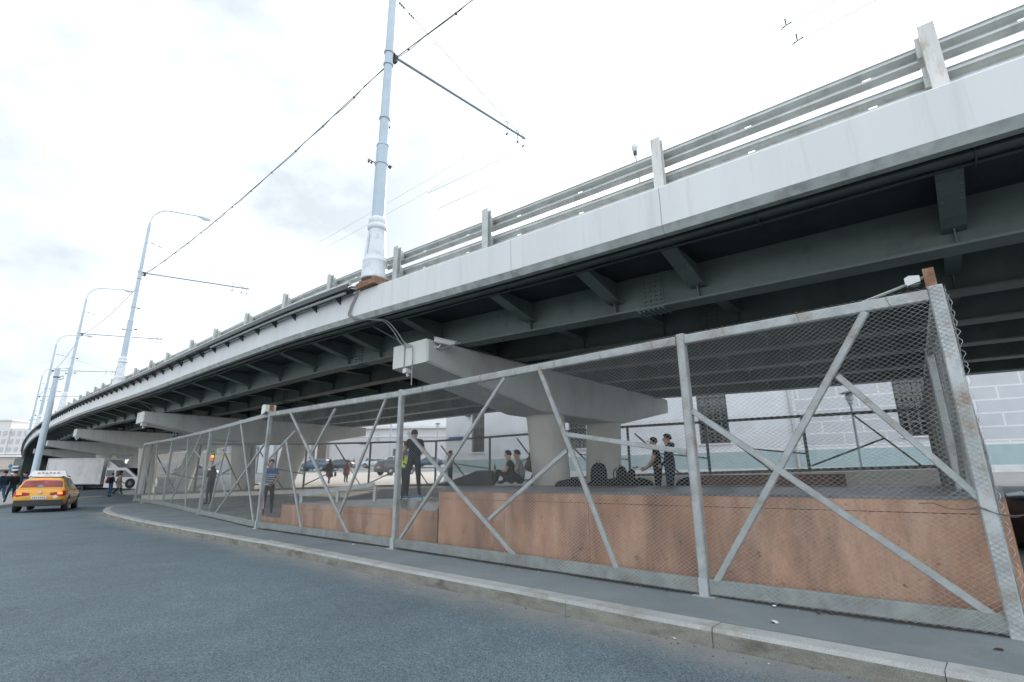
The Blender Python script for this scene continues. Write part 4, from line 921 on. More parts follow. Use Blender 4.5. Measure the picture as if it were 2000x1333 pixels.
# white building with the arch, across the square
Y2 = 96.0
def fx(px, py, Y): P = at_y(px, py, Y); return float(P[0]), float(P[2])
x0, _ = fx(577, 850, Y2); x1, _ = fx(885, 850, Y2); zc = fx(750, 838, Y2)[1]; gz2 = 1.9
b2 = thing('arched_building', 'long pinkish white building with a dark arched doorway behind the parked cars', 'building', ((x0+x1)/2, Y2, gz2))
def wb(name, xa, xb, za, zb_, ya, yb, m, par): mb = MB(); mb.box(((xa+xb)/2, (ya+yb)/2, (za+zb_)/2), (xb-xa, yb-ya, zb_-za)); return mb.build(name, m, par)
wb('wall', x0, x1+8, gz2-1, zc, Y2, Y2+14, M_pinkw, b2); wb('cornice', x0-.4, x1+8, zc, zc+.5, Y2-.6, Y2+14, M_trim, b2)
za = fx(750, 814, Y2+4)[1]; wb('attic', x0+8, x1+6, zc+.5, za, Y2+4, Y2+13, M_trim, b2); wb('roof', x0+7, x1+7, za, za+.4, Y2+3.6, Y2+13.4, M_roofm, b2)
wb('string_course', x0, x1+8, zc-1.5, zc-1.25, Y2-.18, Y2+.1, M_trim, b2)
ax0, az1 = fx(611, 853, Y2); ax1, _ = fx(645, 853, Y2); r_ = (ax1-ax0)/2; xc = (ax0+ax1)/2
mb = MB(); zs = az1-r_
P = [(xc-r_,Y2-.3,gz2)]+[(xc-r_*math.cos(math.pi*k/12), Y2-.3, zs+r_*math.sin(math.pi*k/12)) for k in range(13)]+[(xc+r_,Y2-.3,gz2)]
Q = [(xc-r_*.72,Y2-.3,gz2)]+[(xc-r_*.72*math.cos(math.pi*k/12), Y2-.3, zs+r_*.72*math.sin(math.pi*k/12)) for k in range(13)]+[(xc+r_*.72,Y2-.3,gz2)]
n = len(P); mb.add(P+Q, [(i,i+1,n+i+1,n+i) for i in range(n-1)]); mb.add([(p[0],Y2+.02,p[2]) for p in P]+P, [(i,i+1,n+i+1,n+i) for i in range(n-1)]); arch = mb.build('arch_surround', M_stone, b2)
mb = MB(); mb.add([(p[0],Y2-.1,p[2]) for p in Q], [tuple(range(n))]); mb.build('door', M_door, b2)
wb('pilaster', xc-r_*.52, xc-r_*.3, gz2, zs, Y2-.28, Y2-.12, M_trim, b2)
for a, c in (((735,861),(742,849)), ((706,850),(712,843))):
    xa, zl = fx(*a, Y2); xb, zh = fx(*c, Y2); wb('window', xa, xb, zl, zh, Y2-.12, Y2+.05, M_farwin, b2)
xa, zl = fx(767, 900, Y2); xb, zh = fx(775, 877, Y2); wb('door', xa, xb, gz2, zh, Y2-.12, Y2+.05, M_door, b2)
xa, zl = fx(703, 868, Y2); xb, zh = fx(717, 864, Y2); wb('sign_board', xa, xb, zl, zh, Y2-.2, Y2-.02, M_dark, b2)
# buildings seen between the piers on the left
b3 = thing('pilastered_building', 'pale bluish building with white pilasters between the second and third pier legs', 'building', (*at_y(530, 880, 104)[:2], 2))
x0, _ = fx(470, 850, 104); x1, _ = fx(576, 850, 104); zt = fx(530, 800, 104)[1]
wb('wall', x0, x1-.5, 1, zt, 104, 114, mat('blue_grey_render', (.40,.46,.50), .85), b3); wb('cornice', x0-.5, x1-.1, zt, zt+.8, 103.3, 114, M_trim, b3)
for px in (492, 510, 528, 546, 562): xa, _ = fx(px, 870, 104); wb('pilaster', xa, xa+.9, 1, zt, 103.6, 104.05, M_trim, b3)
for px in (503, 538):
    xa, zl = fx(px, 905, 104); wb('door', xa, xa+1.3, 2, zl+2.6, 103.8, 104.02, M_door, b3)
b4 = thing('cream_building', 'cream building in shade behind the fence at the left', 'building', (*at_y(360, 900, 112)[:2], 2))
x0, _ = fx(262, 880, 112); x1, _ = fx(468, 880, 112); zt = fx(400, 800, 112)[1]
wb('wall', x0, x1, 0, zt, 112, 122, M_cream, b4); wb('cornice', x0-.3, x1+.2, zt, zt+.6, 111.5, 122, M_trim, b4)
for k in range(9):
    xa = x0+2+k*(x1-x0-4)/8.6
    for zz in (3.2, 7.4): f = wb('window', xa, xa+1.3, zz, zz+2.2, 111.88, 112.1, M_farwin, b4); wb('sill', xa-.15, xa+1.45, zz-.15, zz, 111.8, 112, M_trim, f)
# far left: tall pale block and low shops
b5 = thing('tall_building', 'tall washed-out pale block with rows of faint windows at far left', 'building', (*at_y(20, 900, 150)[:2], 1.5))
x0, _ = fx(-140, 880, 150); xm, z_hi = fx(24, 822, 150); x1, z_lo = fx(52, 837, 150)
wb('wall', x0, xm, 0, z_hi, 150, 165, M_far, b5); wb('wall', xm+.02, x1+3, 0, z_lo, 150.4, 164, M_far, b5); wb('roof', x0-.3, xm+.3, z_hi, z_hi+.4, 149.6, 165, M_trim, b5)
for k in range(18):
    for j in range(6):
        xa = x1+1.2-k*1.9; zz = 3.0+j*2.35
        if zz+1.4 < (z_hi if xa < xm-1.3 else z_lo)-.6 and (xa+1.1 < xm or xa > xm+.1): wb('window', xa, xa+1.0, zz, zz+1.3, (149.9 if xa < xm else 150.3), 150.45, M_farwin, b5)
for zz in (5.0, 9.6): wb('ledge', x0, x1+2.9, zz-.25, zz, 149.75, 150.5, M_trim, b5)
b6 = thing('shop_row', 'low row of pinkish shops at far left beyond the walking men', 'building', (*at_y(12, 930, 96)[:2], 1))
x0, _ = fx(-150, 900, 96); x1, zt = fx(34, 893, 96)
wb('wall', x0, x1, 0, zt, 96, 104, mat('shop_render', (.52,.45,.42), .85), b6); wb('parapet', x0-.2, x1+.2, zt, zt+.35, 95.6, 104, M_trim, b6)
for k in range(6): xa = x1-2.6-k*3.2; f = wb('shop_window', xa, xa+2.2, 1.3, 3.4, 95.9, 96.1, M_farwin, b6); wb('awning', xa-.2, xa+2.4, 3.5, 3.75, 95.0, 95.98, M_door, f)
b7 = thing('kiosk', 'glazed kiosk with pale awnings under the far end of the bridge', 'kiosk', (*at_y(38, 930, 84)[:2], 1))
x0, zt = fx(29, 896, 84); x1, _ = fx(46, 900, 84)
wb('wall', x0, x1, 0, zt, 84, 88, mat('kiosk_panel', (.10,.13,.13), .4), b7)
for k in range(5): zz = 1.6+k*.55; wb('awning', x0+.4, x1-.1, zz, zz+.22, 83.5, 83.97, M_trim, b7)

# ---------------------------------------------------------------- signs and lights
M_sblue = mat('sign_blue', (.02,.13,.42), .4); M_syel = mat('sign_fluorescent_edge', (.48,.66,.06), .5); M_swht = mat('sign_white', (.72,.72,.72), .45); M_sblk = mat('sign_black', (.02,.02,.02), .5)
def board(mb, c, w_, h_, y, mi): mb.box((c[0], c[1]+y, c[2]), (w_, .012, h_), mi=mi)
def signpost(name, label, px, py, Y, zs=None):
    P = at_y(px, py, Y); g = float(G(P[0], P[1])); t = thing(name, label, 'traffic sign', (P[0], P[1]+.04, g))
    mb = MB(); mb.tube([(P[0],P[1]+.05,g), (P[0],P[1]+.05,P[2]+.45)], .038, 8); mb.build('post', M_galv2, t, smooth=60); return t, P
def crossing(t, P, s=.9, lab='crossing_plate'):
    mb = MB(); k = s/2
    board(mb, P, s, s, 0, 0); board(mb, P, s*.76, s*.76, -.012, 1)
    y = P[1]-.026; mb.add([(P[0]-.30*s,y,P[2]-.24*s),(P[0]+.30*s,y,P[2]-.24*s),(P[0],y,P[2]+.30*s)], [(0,1,2)], 2)
    y -= .006; F = lambda a, b: (P[0]+a*s, y, P[2]+b*s)
    mb.add([F(-.03,.02),F(.05,.02),F(.06,-.08),F(-.02,-.08)], [(0,1,2,3)], 3); mb.add([F(-.02,-.08),F(.02,-.08),F(-.07,-.21),F(-.11,-.20)], [(0,1,2,3)], 3); mb.add([F(.02,-.08),F(.06,-.08),F(.11,-.20),F(.07,-.21)], [(0,1,2,3)], 3)
    mb.add([F(.035*math.cos(i),.06+.035*math.sin(i)) for i in np.linspace(0, 5.4, 7)], [tuple(range(7))], 3); mb.add([F(.04,.02),F(.12,-.05),F(.10,-.07),F(.03,-.02)], [(0,1,2,3)], 3)
    return mb.build(lab, [M_syel, M_sblue, M_swht, M_sblk], t)
t, P = signpost('traffic_sign', 'pedestrian crossing sign with yellow-green border over the fence top', 341, 846.5, 42); crossing(t, P, .86)
t, P = signpost('traffic_sign', 'blue arrow sign over a yellow-bordered plate, seen through the fence', 417, 878, 58)
P2 = at_y(418, 863, 58); mb = MB(); board(mb, P2, .66, .66, 0, 0); y = P2[1]-.02
mb.add([(P2[0]-.06,y,P2[2]-.24),(P2[0]+.06,y,P2[2]-.24),(P2[0]+.06,y,P2[2]+.02),(P2[0]-.06,y,P2[2]+.02)], [(0,1,2,3)], 1); mb.add([(P2[0]-.2,y,P2[2]+.0),(P2[0]+.2,y,P2[2]+.0),(P2[0],y,P2[2]+.26)], [(0,1,2)], 1); mb.build('arrow_plate', [M_sblue, M_swht], t)
P3 = at_y(417, 882, 58); mb = MB(); board(mb, P3, .74, .66, 0, 0); board(mb, P3, .58, .48, -.012, 1)
for e in (-.17, 0, .17): mb.box((P3[0]+e, P3[1]-.03, P3[2]), (.07,.01,.34), mi=2)
mb.build('bordered_plate', [M_syel, M_swht, M_sblue], t)
P = at_y(415, 895, 57.6); t = thing('traffic_light', 'traffic light glowing orange just under the bordered sign plate', 'traffic light', (P[0], P[1]+.1, float(G(P[0],P[1]))))
mb = MB(); mb.box((P[0], P[1]+.08, P[2]), (.34,.12,.86)); mb.tube([(P[0],P[1]+.2,float(G(P[0],P[1]))),(P[0],P[1]+.2,P[2]+.3)], .04, 8); mb.build('housing', M_sblk, t)
M_amber = mat('lit_amber', (.9,.35,.02), .4, emis=(1,.36,.03), emis_s=2.2); M_red = mat('lit_red', (.8,.08,.05), .4, emis=(1,.12,.06), emis_s=.8)
mb = MB(); q = at_y(415, 892, 57.6); mb.tube([(q[0],q[1]-.03,q[2]),(q[0],q[1]+.03,q[2])], .16, 14); mb.build('amber_lamp', M_amber, t)
mb = MB(); q = at_y(414, 898.5, 57.6); mb.tube([(q[0],q[1]-.03,q[2]),(q[0],q[1]+.03,q[2])], .16, 14); mb.build('red_lamp', M_red, t)
t, P = signpost('traffic_sign', 'round blue sign over yellow-bordered plate, right of the truck cab', 270, 898, 62)
q = at_y(271, 891, 62); mb = MB(); mb.tube([(q[0],q[1]-.01,q[2]),(q[0],q[1]+.01,q[2])], .34, 16); mb.build('round_plate', M_sblue, t)
q = at_y(269, 902, 62); mb = MB(); board(mb, q, .66, .62, 0, 0); board(mb, q, .5, .46, -.012, 1); mb.box((q[0],q[1]-.03,q[2]), (.3,.01,.26), mi=2); mb.build('bordered_plate', [M_syel, M_swht, M_sblue], t)
q = at_y(263, 888, 66); t, P = signpost('traffic_sign', 'small blue plate sign left of the round blue sign', 261, 893, 64); mb = MB(); board(mb, P, .36, .4, 0, 0); mb.build('plate', M_sblue, t)
t, P = signpost('hanging_sign', 'pale yellow hanging plate above the truck cab roof', 222, 897, 62); mb = MB(); board(mb, P, .46, .82, 0, 0); mb.build('plate', mat('pale_yellow_plate', (.74,.72,.42), .5), t)
t, P = signpost('traffic_sign', 'teal round sign with a small plate under it at far left', 20.5, 911, 55); mb = MB(); mb.tube([(P[0],P[1]-.01,P[2]),(P[0],P[1]+.01,P[2])], .22, 16); mb.build('round_plate', mat('teal_sign', (.05,.20,.24), .5), t); q = at_y(19.5, 918, 55); mb = MB(); board(mb, q, .18, .32, 0, 0); mb.build('plate', MATS['teal_sign'], t)
# bare pole at the left pavement
b0 = at_y(58, 965, 30.0); g = float(G(b0[0], b0[1])); tp = at_dist(110, 719, math.hypot(b0[0], b0[1])); t = thing('bare_pole', 'tall bare grey pole standing before the far end of the bridge', 'pole', (b0[0], b0[1], g))
mb = MB(); mb.lathe([(.24,0),(.24,.5),(.18,.6),(.165,4),(.14,tp[2]-g),(.0,tp[2]-g+.02)], (b0[0],b0[1],g), 18); mb.build('pole', M_pole, t, smooth=40)
mb = MB(); z = tp[2]-.6; mb.lathe([(.15,0),(.165,.01),(.165,.06),(.15,.07)], (b0[0],b0[1],z), 16); mb.tube([(b0[0]+.14,b0[1],z+.05),(b0[0]+.4,b0[1],z+.12),(b0[0]+.42,b0[1],z-.05),(b0[0]+.2,b0[1],z-.12)], .02, 6); mb.build('clamp', M_dark, t)
# slim lamp posts beyond the yard
for (px, py, pb, Y, lb_) in ((1659, 777, 917, 18.6, 'slim blue-grey lamp post with clear globe before the block wall'), (855, 832, 935, 46, 'slim lamp post with round lamp left of the pale building corner')):
    P = at_y(px, py, Y); g = float(G(P[0], P[1])); t = thing('garden_lamp', lb_, 'street lamp', (P[0], P[1], g))
    mb = MB(); mb.lathe([(.09,0),(.09,.3),(.05,.4),(.04,P[2]-g-.28),(.10,P[2]-g-.2),(.07,P[2]-g-.12)], (P[0],P[1],g), 12); mb.build('post', M_pole, t, smooth=40)
    mb = MB(); mb.ellipsoid(P, (.15,.15,.17), 14, 9); mb.build('globe', M_lampglass, t, smooth=80); mb = MB(); mb.lathe([(.30,.0),(.06,.09),(.0,.1)], P+UP*.16, 14); mb.build('cap', M_dark, t, smooth=40)
P = at_y(765, 812, 90); t = thing('street_lamp', 'thin pale pole in front of the arched building', 'pole', (P[0], P[1], 2)); mb = MB(); mb.lathe([(.16,0),(.10,P[2]-2+3)], (P[0],P[1],2), 10); mb.build('post', M_pole, t, smooth=40)

# ---------------------------------------------------------------- vehicles
M_tyre = mat('tyre', (.022,.022,.023), .8); M_rim = mat('wheel_rim', (.36,.37,.38), .35, .6)
M_chrome = mat('chrome', (.55,.56,.57), .2, .9)
def car_paint(name, col): return MATS.get(name) or mat(name, col, .35, .05, var=.04, coat=.6, spec=.5)
M_tail = mat('tail_lens', (.35,.012,.012), .25); M_lit_tail = mat('lit_tail_lamp', (.8,.10,.03), .3, emis=(1,.22,.05), emis_s=1.6); M_bumper = mat('bumper_plastic', (.035,.036,.038), .55)
CAR = { # y along the car, rear negative: (y, z low, z belt, half width), then cabin (y, z top, half width top)
 'wagon': dict(L=4.5, body=[(-2.25,.46,.62,.62),(-2.22,.32,.90,.78),(-2.12,.27,.95,.865),(-1.9,.24,1.00,.90),(-1.3,.22,1.00,.91),(0,.2,.97,.915),(1.1,.2,.93,.905),(1.35,.22,.90,.90),(1.9,.25,.80,.87),(2.18,.32,.68,.78),(2.28,.40,.56,.62)],
    cab=[(-2.12,1.0,.80),(-1.86,1.36,.66),(-1.6,1.455,.62),(-.6,1.49,.63),(.2,1.47,.63),(.55,1.40,.62),(1.22,.93,.78)], wh=(-1.32,1.33), R=.325),
 'suv': dict(L=4.6, body=[(-2.28,.5,.8,.72),(-2.22,.36,1.08,.88),(-1.9,.3,1.12,.93),(0,.27,1.10,.94),(1.1,.27,1.07,.93),(1.4,.3,1.04,.92),(2.0,.34,.96,.88),(2.24,.42,.82,.76),(2.3,.5,.70,.6)],
    cab=[(-2.14,1.1,.82),(-1.95,1.5,.70),(-1.7,1.66,.66),(-.5,1.70,.67),(.2,1.66,.66),(.5,1.58,.65),(1.2,1.06,.80)], wh=(-1.36,1.38), R=.365),
 'sedan': dict(L=4.5, body=[(-2.24,.42,.7,.68),(-2.18,.3,.94,.82),(-1.7,.24,.98,.88),(0,.2,.95,.90),(1.1,.2,.92,.89),(1.9,.25,.80,.86),(2.2,.34,.66,.72),(2.26,.42,.56,.6)],
    cab=[(-1.72,.97,.76),(-1.05,1.36,.60),(-.5,1.43,.58),(.15,1.42,.58),(.5,1.35,.58),(1.18,.92,.76)], wh=(-1.32,1.34), R=.31)}
def car(label, kind, paint, loc, heading, group=None, sub=True, name='parked_car', cat='car'):
    "heading: azimuth the car faces, measured from +Y clockwise"
    D = CAR[kind]; t = thing(name, label, cat, loc, -heading, group)
    mb = MB(); rows = []
    for y, zl, zb, hw in D['body']:
        h = [(hw*.80,zl),(hw*.95,zl+.06),(hw,zl+(zb-zl)*.35),(hw*.995,zl+(zb-zl)*.72),(hw*.95,zb-.035),(hw*.86,zb),(hw*.4,zb+.02)]
        rows.append([(-x, y, z) for x, z in h]+[(x, y, z) for x, z in h[::-1]])
    mb.grid(rows); n = len(rows[0]); mb.add(rows[0], [tuple(range(n))]); mb.add(rows[-1], [tuple(range(n))]); 
    for i in range(len(rows)-1): pass
    mb.add([p for r_ in rows for p in (r_[0], r_[-1])], [(2*i, 2*i+1, 2*i+3, 2*i+2) for i in range(len(rows)-1)])
    rows2 = []; yb = [b[0] for b in D['body']]; zbs = [b[2] for b in D['body']]
    for y, zt_, hw in D['cab']:
        zb = float(np.interp(y, yb, zbs))-.03; hb = float(np.interp(y, yb, [b[3] for b in D['body']]))*.90
        hgt = max(zt_-zb, .02); k = max(0, min(1, (hgt-.05)/.42)); hm = hb+(hw-hb)*k
        h = [(hb,zb),(hm+.0,zb+hgt*.86),(hm*.93,zb+hgt*.95),(hm*.72,zb+hgt*.99),(0,zb+hgt*1.0)]
        rows2.append([(-x, y, z) for x, z in h]+[(x, y, z) for x, z in h[::-1][1:]])
    mb.grid(rows2); mb.add(rows2[0], [tuple(range(len(rows2[0])))]); mb.add(rows2[-1], [tuple(range(len(rows2[0])))])
    mb.build('body', paint, t, smooth=58, local=True)
    # glass set 4 mm proud of the cabin
    def lerp(a, b, u): return np.array(a)+(np.array(b)-np.array(a))*u
    def sidept(sg, y, f):
        ys = [c[0] for c in D['cab']]; 
        i = max(0, min(len(ys)-2, int(np.searchsorted(ys, y))-1)); u = (y-ys[i])/(ys[i+1]-ys[i]); j = (0, 1) if sg < 0 else (8, 7)
        a = lerp(rows2[i][j[0]], rows2[i+1][j[0]], u); b = lerp(rows2[i][j[1]], rows2[i+1][j[1]], u); return lerp(a, b, f)+np.array([sg*.006, 0, 0])
    c = D['cab']; yr, yf = c[1][0]+.10, c[-2][0]+.02
    ym = (-.32 if kind != 'sedan' else -.15)
    for sg in (-1, 1):
        for ya, yb2 in ((yr+.1, ym-.04), (ym+.04, yf+.12)):
            mb = MB(); K = 6; q = [[sidept(sg, ya+(yb2-ya)*i/K, f) for f in (.12, .5, .93)] for i in range(K+1)]; mb.grid(q); mb.build('side_window', M_glass, t, smooth=60, local=True)
    def pane(nm, i, j, f0, f1, m, dy):
        off = np.array([0, dy, .010]); q = []
        for f in np.linspace(f0, f1, 5):
            row = [lerp(rows2[i][k], rows2[j][k], f)+off for k in (1, 2, 3, 4, 5, 6, 7)]; cx = np.array([0, 1, 1])
            q.append([p*np.array([.93, 1, 1]) for p in row])
        mb = MB(); mb.grid(q); return mb.build(nm, m, t, smooth=60, local=True)
    rw = pane('rear_window', 0, 1, .12, .92, M_glass, -.012); pane('windscreen', len(c)-1, len(c)-2, .08, .95, M_glass, .012)
    R = D['R']; hwm = .905 if kind != 'suv' else .94
    for y in D['wh']:
        for sg in (-1, 1):
            mb = MB(); pr = [(R+.05,-.002),(R+.05,.004),(R-.02,.004)]
            mb.tube([(sg*(hwm-.12),y,R+.01),(sg*(hwm+.004),y,R+.01)], R+.05, 22); wa = mb.build('wheel_arch', M_bumper, t, smooth=40, local=True)
            mb = MB(); mb.tube([(sg*(hwm-.2),y,R),(sg*(hwm-.02),y,R),(sg*(hwm+.012),y,R),(sg*(hwm+.016),y,R)], [R*.97,R,R*.95,R*.66], 22); wl = mb.build('wheel', M_tyre, t, smooth=40, local=True)
            mb = MB(); mb.tube([(sg*(hwm+.012),y,R),(sg*(hwm+.024),y,R)], R*.62, 20)
            for k in range(5): a = k*1.2566; mb.beam((sg*(hwm+.028),y,R), (sg*(hwm+.028),y+R*.58*math.cos(a),R+R*.58*math.sin(a)), .05, .012, up=(1,0,0))
            mb.build('rim', M_rim, wl, local=True)
    b0, b1_ = D['body'][1], D['body'][-2]
    for sg in (-1, 1):
        z = b0[2]-.17; mb = MB(); w0 = max(b0[3], .84) if kind == 'wagon' else b0[3]
        q = [[(sg*(w0*.42), -2.245 if kind != 'suv' else -2.29, z-.03), (sg*(w0*.42), -2.235 if kind != 'suv' else -2.28, z+.07)], [(sg*(w0*.9), -2.205 if kind != 'suv' else -2.25, z-.07), (sg*(w0*.9), -2.20 if kind != 'suv' else -2.245, z+.11)], [(sg*(w0*1.065), -1.93, z-.02), (sg*(w0*1.055), -1.86, z+.12)]]
        if kind == 'wagon': q = [[(sg*.34,-2.268,z-.01),(sg*.34,-2.262,z+.08)],[(sg*.74,-2.252,z-.07),(sg*.73,-2.248,z+.13)],[(sg*.862,-2.145,z-.05),(sg*.855,-2.145,z+.15)],[(sg*.912,-1.92,z+.02),(sg*.905,-1.88,z+.15)]]
        mb.grid(q); mb.grid([[tuple(np.array(p)+np.array([-sg*.05,.09,0])) for p in r_] for r_ in q]); tl = mb.build('tail_lamp', M_tail, t, local=True)
        mb = MB(); zz = b1_[2]-.05; mb.grid([[(sg*.42, 2.23, zz-.1),(sg*.42, 2.17, zz+.04)],[(sg*.70, 2.12, zz-.08),(sg*.72, 2.0, zz+.06)]]); mb.build('headlight', M_lampglass, t, local=True)
        mb = MB(); ym_ = yf+.12; mb.ellipsoid((sg*(hwm+.03), ym_+.1, b0[2]+.05), (.085,.05,.06), 10, 6); mb.build('mirror', M_bumper, t, smooth=60, local=True)
    mb = MB(); w0 = max(b0[3], .84) if kind == 'wagon' else b0[3]; yb_ = -2.26 if kind == 'sedan' else -2.30 if kind == 'wagon' else -2.32
    pr = [(-w0*1.02,-1.95),(-w0*.96,yb_+.06),(-w0*.5,yb_-.015),(w0*.5,yb_-.015),(w0*.96,yb_+.06),(w0*1.02,-1.95)]
    zl = b0[1]-.04; mb.grid([[(x,y,z) for x, y in pr] for z in (zl, zl+.10, zl+.23)]); mb.build('rear_bumper', M_bumper, t, smooth=40, local=True)
    mb = MB(); mb.box((0, yb_+.03, b0[2]-.29), (.52,.014,.115)); pl_ = mb.build('number_plate', M_swht, t, local=True)
    mb = MB()
    for k, w_ in enumerate((.03,.05,.035,.05,.03,.045,.03)): mb.box((-.20+k*.064, yb_+.021, b0[2]-.29), (w_*.7,.004,.06))
    mb.build('plate_marks', M_bumper, pl_, local=True)
    return t, rw
YEL = car_paint('taxi_yellow', (.72,.33,.015))
# taxi rear tyres and front right tyre measured on the road
TL, TR, TF = on_ground(38, 1013)[:2], on_ground(120, 1005)[:2], on_ground(147, 999)[:2]
def taxi_err(x, y, h):
    c, s_ = math.cos(h), math.sin(h); e = 0
    for (lx, ly), (px, py) in (((-.85,-1.32),(39,1013.5)),((.85,-1.32),(122,1005)),((.9,1.33),(147,999)),((-.8,-2.2),(28,960)),((.62,-1.6),(123,945))):
        z = 0 if py > 990 else (.75 if px < 100 else 1.45)
        X, Y_ = x+lx*c+ly*s_, y-lx*s_+ly*c; q = proj((X, Y_, float(G(X, Y_))+z)); e += (q[0]-px)**2+(q[1]-py)**2
    return e
best = min(((taxi_err(x, y, rad(h)), x, y, h) for x in np.arange(-26, -16, .4) for y in np.arange(20, 32, .4) for h in range(-80, -20, 3)))
best = min(((taxi_err(x, y, rad(h)), x, y, h) for x in np.arange(best[1]-.5, best[1]+.5, .1) for y in np.arange(best[2]-.5, best[2]+.5, .1) for h in np.arange(best[3]-4, best[3]+4, .5)))
print('TAXI', best)
tx, ty, th = best[1], best[2], rad(best[3])
taxi, rw = car('yellow taxi wagon with roof sign and lit tail lamps, rounding the bend', 'wagon', YEL, (tx, ty, float(G(tx, ty))+.002), th, name='taxi', cat='taxi')
M_ad = mat('window_advert', (.24,.035,.04), .3, var=.5, scale=2.5); M_adb = mat('advert_blue', (.12,.28,.55), .35, var=.3, scale=4)
rw.data.materials[0] = M_ad
mb = MB(); mb.add([(-.18,-2.10,1.08),(.36,-2.085,1.05),(.30,-2.0,1.17),(.16,-1.955,1.24),(.05,-1.955,1.25),(-.02,-2.02,1.16)], [(0,1,2,3,4,5)]); mb.add([(.02,-1.975,1.22),(.16,-1.975,1.22),(.14,-1.94,1.285),(.05,-1.94,1.285)], [(0,1,2,3)]); mb.build('advert_figure', M_adb, rw, local=True)
sg_ = MB(); pr = [(-.18,0),(.18,0),(.08,.27),(-.08,.27)]
sg_.add([(-.68+z*.45, y-1.15, 1.50+z) for y, z in pr]+[(.68-z*.45, y-1.15, 1.50+z) for y, z in pr], [(0,1,2,3),(7,6,5,4),(0,4,5,1),(1,5,6,2),(2,6,7,3),(3,7,4,0)]); rs = sg_.build('roof_sign', M_swht, taxi, local=True)
mb = MB()
for k in range(6): mb.box((-.34+k*.135, -1.295, 1.66+(.02 if k%2 else 0)), (.085,.01,.075))
mb.build('sign_marks', mat('faded_sign_ink', (.42,.42,.46), .6), rs, local=True)
mb = MB()
for sg in (-1, 1): mb.tube([(sg*.56,-1.75,1.50),(sg*.58,-.6,1.55),(sg*.57,.3,1.51)], .016, 6)
mb.tube([(-.6,-1.0,1.49),(.6,-1.0,1.49)], .02, 6); mb.build('roof_rails', M_bumper, taxi, local=True)
mb = MB(); mb.box((0,-1.875,1.405), (.46,.05,.035)); mb.build('brake_lamp', M_lit_tail, taxi, local=True)
for ch in list(taxi.children):
    if ch.name.startswith('tail_lamp'):
        sg = -1 if sum(v.co.x for v in ch.data.vertices) < 0 else 1
        mb = MB(); mb.box((sg*.68,-2.262,.79), (.17,.02,.10)); mb.build('lit_lamp', M_lit_tail, ch, local=True)
mb = MB(); mb.tube([(0,-2.20,.84),(0,-2.272,.84)], .06, 12); mb.build('badge', M_chrome, taxi, local=True)
mb = MB(); mb.tube([(.54,-2.20,.64),(.54,-2.268,.64)], .075, 12); mb.build('sticker', M_swht, taxi, local=True)
mb = MB(); mb.tube([(-.2,.2,1.49),(-.24,.0,1.75)], .006, 5); mb.build('aerial', M_bumper, taxi, local=True)
# white box truck crossing under the far spans
TY = 47.0
def tx_(px, py): P = at_y(px, py, TY); return float(P[0]), float(P[2])
x0, zb = tx_(84, 947); x1, zt = tx_(205, 895); xf, _ = tx_(276, 935); gt = float(G((x0+xf)/2, TY+1.2))
truck = thing('box_truck', 'white box truck with dirty sides crossing behind the taxi', 'truck', ((x0+xf)/2, TY+1.2, gt))
M_tw = mat('truck_white', (.60,.59,.58), .5, var=.06, stain=(.36,.34,.31), stain_amt=.55, stain_scale=1.1, stretch=(1,1,.5)); M_cabw = car_paint('cab_white', (.62,.62,.61))
mb = MB(); mb.box(((x0+x1)/2, TY+1.25, (zb+zt)/2), (x1-x0, 2.5, zt-zb)); bx = mb.build('cargo_box', M_tw, truck)
mb = MB(); 
for z in (zb+.05, zt-.05): mb.box(((x0+x1)/2, TY-.012, z), (x1-x0+.02,.03,.1))
for x in (x0+.04, x1-.04): mb.box((x, TY-.014, (zb+zt)/2), (.09,.03,zt-zb-.2))
mb.build('trim', M_galv2, bx)
mb = MB(); mb.box(((x0+x1)/2, TY+1.25, zb-.18), (x1-x0-.3, 1.2, .3)); mb.box(((x0+x1)/2-.6, TY+.3, zb-.40), (3.0,.08,.5)); mb.build('chassis', M_bumper, truck)
xw, zw0 = tx_(244, 917); xk, zk = tx_(262, 930); xd, zd = tx_(206, 914)
pr = [(xd,zb-.3),(xd,zd+.02),(xw,zd),(xk,zk),(xf-.1,zk-.22),(xf,zk-.7),(xf,zb-.45)]
mb = MB(); n = len(pr); mb.add([(x, TY+.15, z) for x, z in pr]+[(x, TY+2.25, z) for x, z in pr], [tuple(range(n)), tuple(range(2*n-1,n-1,-1))]+[(i,(i+1)%n,n+(i+1)%n,n+i) for i in range(n)]); cabo = mb.build('cab', M_cabw, truck)
wx0, wz1 = tx_(206.5, 919); wx1, wz0 = tx_(219, 931); mb = MB(); mb.box(((wx0+wx1)/2, TY+.142, (wz0+wz1)/2), (wx1-wx0, .02, wz1-wz0)); wx0, wz1 = tx_(225, 919); wx1, wz0 = tx_(238, 932); mb.add([(wx0,TY+.138,wz0),(wx1+.9,TY+.138,wz0),(wx1+.1,TY+.138,wz1),(wx0,TY+.138,wz1)], [(0,1,2,3)]); mb.build('side_window', M_glass, cabo)
mb = MB(); mb.add([(xw+.04,TY+.3,zd-.02),(xw+.04,TY+2.1,zd-.02),(xk+.03,TY+2.1,zk+.06),(xk+.03,TY+.3,zk+.06)], [(0,1,2,3)]); mb.build('windscreen', M_glass, cabo)
xa, za_ = tx_(204, 897); xb, zb2 = tx_(226, 914); mb = MB(); mb.add([(xa,TY+.4,za_),(xb,TY+.4,zb2),(xa,TY+.4,zb2),(xa,TY+2,za_),(xb,TY+2,zb2),(xa,TY+2,zb2)], [(0,1,2),(5,4,3),(0,3,4,1),(1,4,5,2),(2,5,3,0)]); mb.build('roof_deflector', M_cabw, truck)
